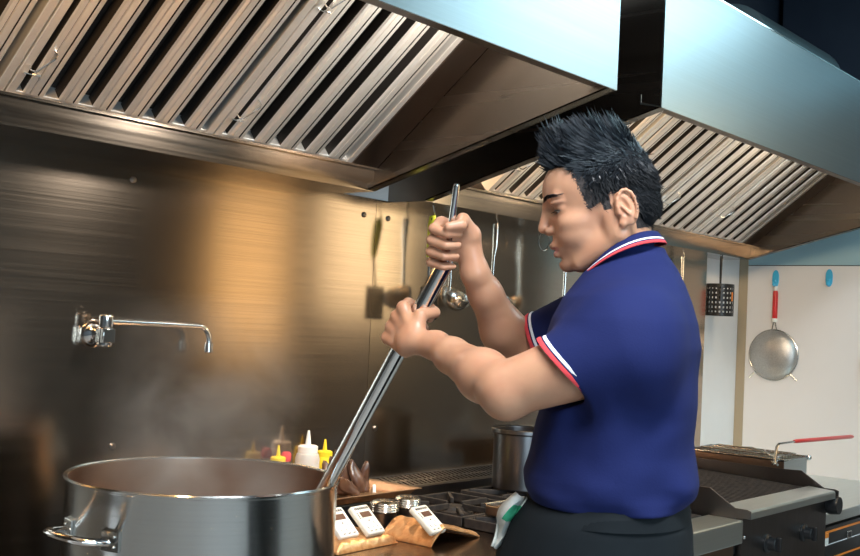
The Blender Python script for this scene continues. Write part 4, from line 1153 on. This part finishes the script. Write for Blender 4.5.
b = B(); prism(b, [(-.013,-.001),(.013,-.001),(.013,.003),(-.013,.003)], 2, 0, .13, M=Matrix.Translation((.108,0,1.345)) @ Matrix.Rotation(rad(-28),4,'Y') @ Matrix.Rotation(rad(90),4,'Z') @ Matrix.Rotation(PI,4,'X') if 0 else Matrix.Translation((.094,0,1.36)) @ Matrix.Rotation(rad(-24),4,'Y') @ Matrix.Rotation(rad(-90),4,'Z'))
obj('placket', b, navy, shirt, bevel=.001)
sb = B(); tube(sb, [(.060,.086,1.425),(.066,.082,1.415),(.070,.078,1.408)], .0020, 6); obj('chest_emblem', sb, M['whitecloth'], shirt)

# --- apron, trousers, shoes
def skirt(z0, z1, rx0, ry0, rx1, ry1, cx0, cx1, rows_=14, n=90, amp=.004):
    b = B(); R_ = []
    for i in range(rows_+1):
        t = i/rows_; tt = t**.5; R_.append([b.verts.new((cx0+(cx1-cx0)*tt+(rx0+(rx1-rx0)*tt+amp*math.sin(9*a+3*t)*t)*math.cos(a), (ry0+(ry1-ry0)*t+amp*math.sin(7*a+1+2*t)*t)*math.sin(a), z0+(z1-z0)*t)) for a in [2*PI*k/n for k in range(n)]])
    for r0, r1 in zip(R_, R_[1:]):
        for k in range(n): b.faces.new((r0[k], r0[(k+1)%n], r1[(k+1)%n], r1[k]))
    return b
ap = obj('apron', skirt(1.128, .52, .131, .176, .205, .215, -.010, .035), M['apron'], cook, smooth=True, angle=60)
so = ap.modifiers.new('s','SOLIDIFY'); so.thickness = .004
obj('waist_band', skirt(1.140, 1.100, .126, .172, .138, .180, -.012, -.008, 3, amp=0), M['apron'], ap, smooth=True)
b = B(); tube(b, [(.120,-.04,1.098),(.132,.0,1.094),(.128,.05,1.090),(.10,.11,1.088),(.05,.155,1.086),(0,.172,1.085)], .006, 8, flat=(1,.5)); obj('apron_string', b, M['apron'], ap, smooth=True)
f = Field((-.2,-.22,.05), (.2,.22,1.12), .008)
f.ell((-.01,0,.98),(.125,.165,.14), .03)
for s in (1,-1):
    f.cone((-.01,s*.085,.93),(.0,s*.10,.52), .092, .068, .04); f.cone((.0,s*.10,.52),(-.02,s*.11,.11), .066, .052, .03)
V, F = f.mesh('t', None, None, 3)
link_mesh('trousers', V, F, [mat('black_trousers', (.015,.016,.02), .8)], cook)
for s in (1,-1):
    b = B(); P_ = [(-.075,.036,0),(-.085,.038,.02),(-.08,.036,.06),(-.03,.034,.10)]
    M4 = Matrix.Translation((-.02,s*.11,0))
    rows_ = []
    for z, hw, x0, x1 in ((0,.040,-.075,.185),(.018,.044,-.080,.192),(.045,.042,-.078,.175),(.07,.038,-.074,.10),(.105,.036,-.06,.04)):
        ring = []
        for k in range(28):
            a = 2*PI*k/28; cx = (x0+x1)/2; rx = (x1-x0)/2
            ring.append(b.verts.new(M4 @ Vector((cx+rx*math.cos(a), hw*math.copysign(abs(math.sin(a))**.8, math.sin(a)), z))))
        rows_.append(ring)
    for r0, r1 in zip(rows_, rows_[1:]):
        for k in range(28): b.faces.new((r0[k], r0[(k+1)%28], r1[(k+1)%28], r1[k]))
    b.faces.new(rows_[0][::-1]); b.faces.new(rows_[-1])
    obj('shoe', b, M['black'], cook, smooth=True, angle=50)

# towel tucked at the front of the apron: white with a green stripe
b = B(); rows_ = []
for i in range(15):
    t = i/14; cx = .128+.050*t+.006*math.sin(5*t); cz = 1.125-.085*t; wv = .011*math.sin(PI*min(1,.25+.72*t))+.003
    cy = .05+.012*math.sin(6*t)
    rows_.append([b.verts.new((cx+wv*s_*.9, cy+.014*math.sin(3.2*s_+4*t), cz+wv*s_*.45)) for s_ in (-1,-.6,-.2,.2,.6,1)])
for i, (r0, r1) in enumerate(zip(rows_, rows_[1:])):
    for k in range(5): b.faces.new((r0[k], r0[k+1], r1[k+1], r1[k])).material_index = 1 if 2 <= i <= 5 and k < 3 else 0
T = Matrix.Translation((PF[0],PF[1],0)) @ Matrix.Rotation(HD,4,'Z'); b.transform(T)
tw = obj('kitchen_towel', b, [M['towel'], M['green']], smooth=True, angle=70); so = tw.modifiers.new('s','SOLIDIFY'); so.thickness = .003
tag(tw, 'white towel with a green stripe tucked into the front of the apron', 'towel')

# --- the stirring paddle
T3 = lambda v: T @ Vector(v)
L_ = np.linalg.norm(A1-A0)
def pp(t): return T3(onpad(t))
def pr_(v): return T3(v)-pp(-.55)
pd = empty('stirring_paddle', tuple(pp(-.55)), 'long steel stirring paddle standing in the stock pot, held in both fists', 'paddle')
def pl(t): return pp(t)-pp(-.55)
obj('handle_tube', tube(B(), [pl(-.30),pl(-.28),pl(.985),pl(1.0),pl(1.01)], [.0145,.0155,.0155,.0135,.008], 24), M['chrome'], pd, smooth=True)
obj('handle_rod', tube(B(), [pl(.97),pl(1.01),pr_(A1+(A2-A1)*.2),pr_(A1+(A2-A1)*.97),pr_(A2)], [.0065,.0065,.0062,.0058,.004], 14), M['chrome'], pd, smooth=True)
b = B(); dirv = (pl(1)-pl(0)).normalized(); sd = dirv.cross(Vector((0,0,1))).normalized(); nn = dirv.cross(sd)
Mb = Matrix((sd, nn, dirv)).transposed().to_4x4(); Mb.translation = pl(-.52)
prism(b, [(-.035,0),(.035,0),(.045,.04),(.045,.13),(.018,.17),(-.018,.17),(-.045,.13),(-.045,.04)], 1, -.002, .002, M=Mb)
obj('blade', b, M['steel'], pd, bevel=.001)

# ------------------------------------------------------------------ camera
def camera():
    yaw, pitch, roll = rad(40.583), rad(2.426), rad(2.8046)
    f = Vector((math.cos(pitch)*math.cos(yaw), math.cos(pitch)*math.sin(yaw), math.sin(pitch)))
    r = Vector((math.sin(yaw), -math.cos(yaw), 0)); u = r.cross(f)
    r2 = r*math.cos(roll)+u*math.sin(roll); u2 = -r*math.sin(roll)+u*math.cos(roll)
    cd = bpy.data.cameras.new('camera'); cd.sensor_width = 36; cd.lens = 36*1077.06/860; cd.clip_start = .05
    co = bpy.data.objects.new('camera', cd); COL.objects.link(co)
    m = Matrix((r2, u2, -f)).transposed().to_4x4(); m.translation = Vector((0,-2.31,1.40)); co.matrix_world = m
    S.camera = co
camera()
S.view_settings.view_transform = 'Standard'; S.view_settings.look = 'None'
S.view_settings.gamma = 1; S.view_settings.use_curve_mapping = False; S.view_settings.exposure = 0.32
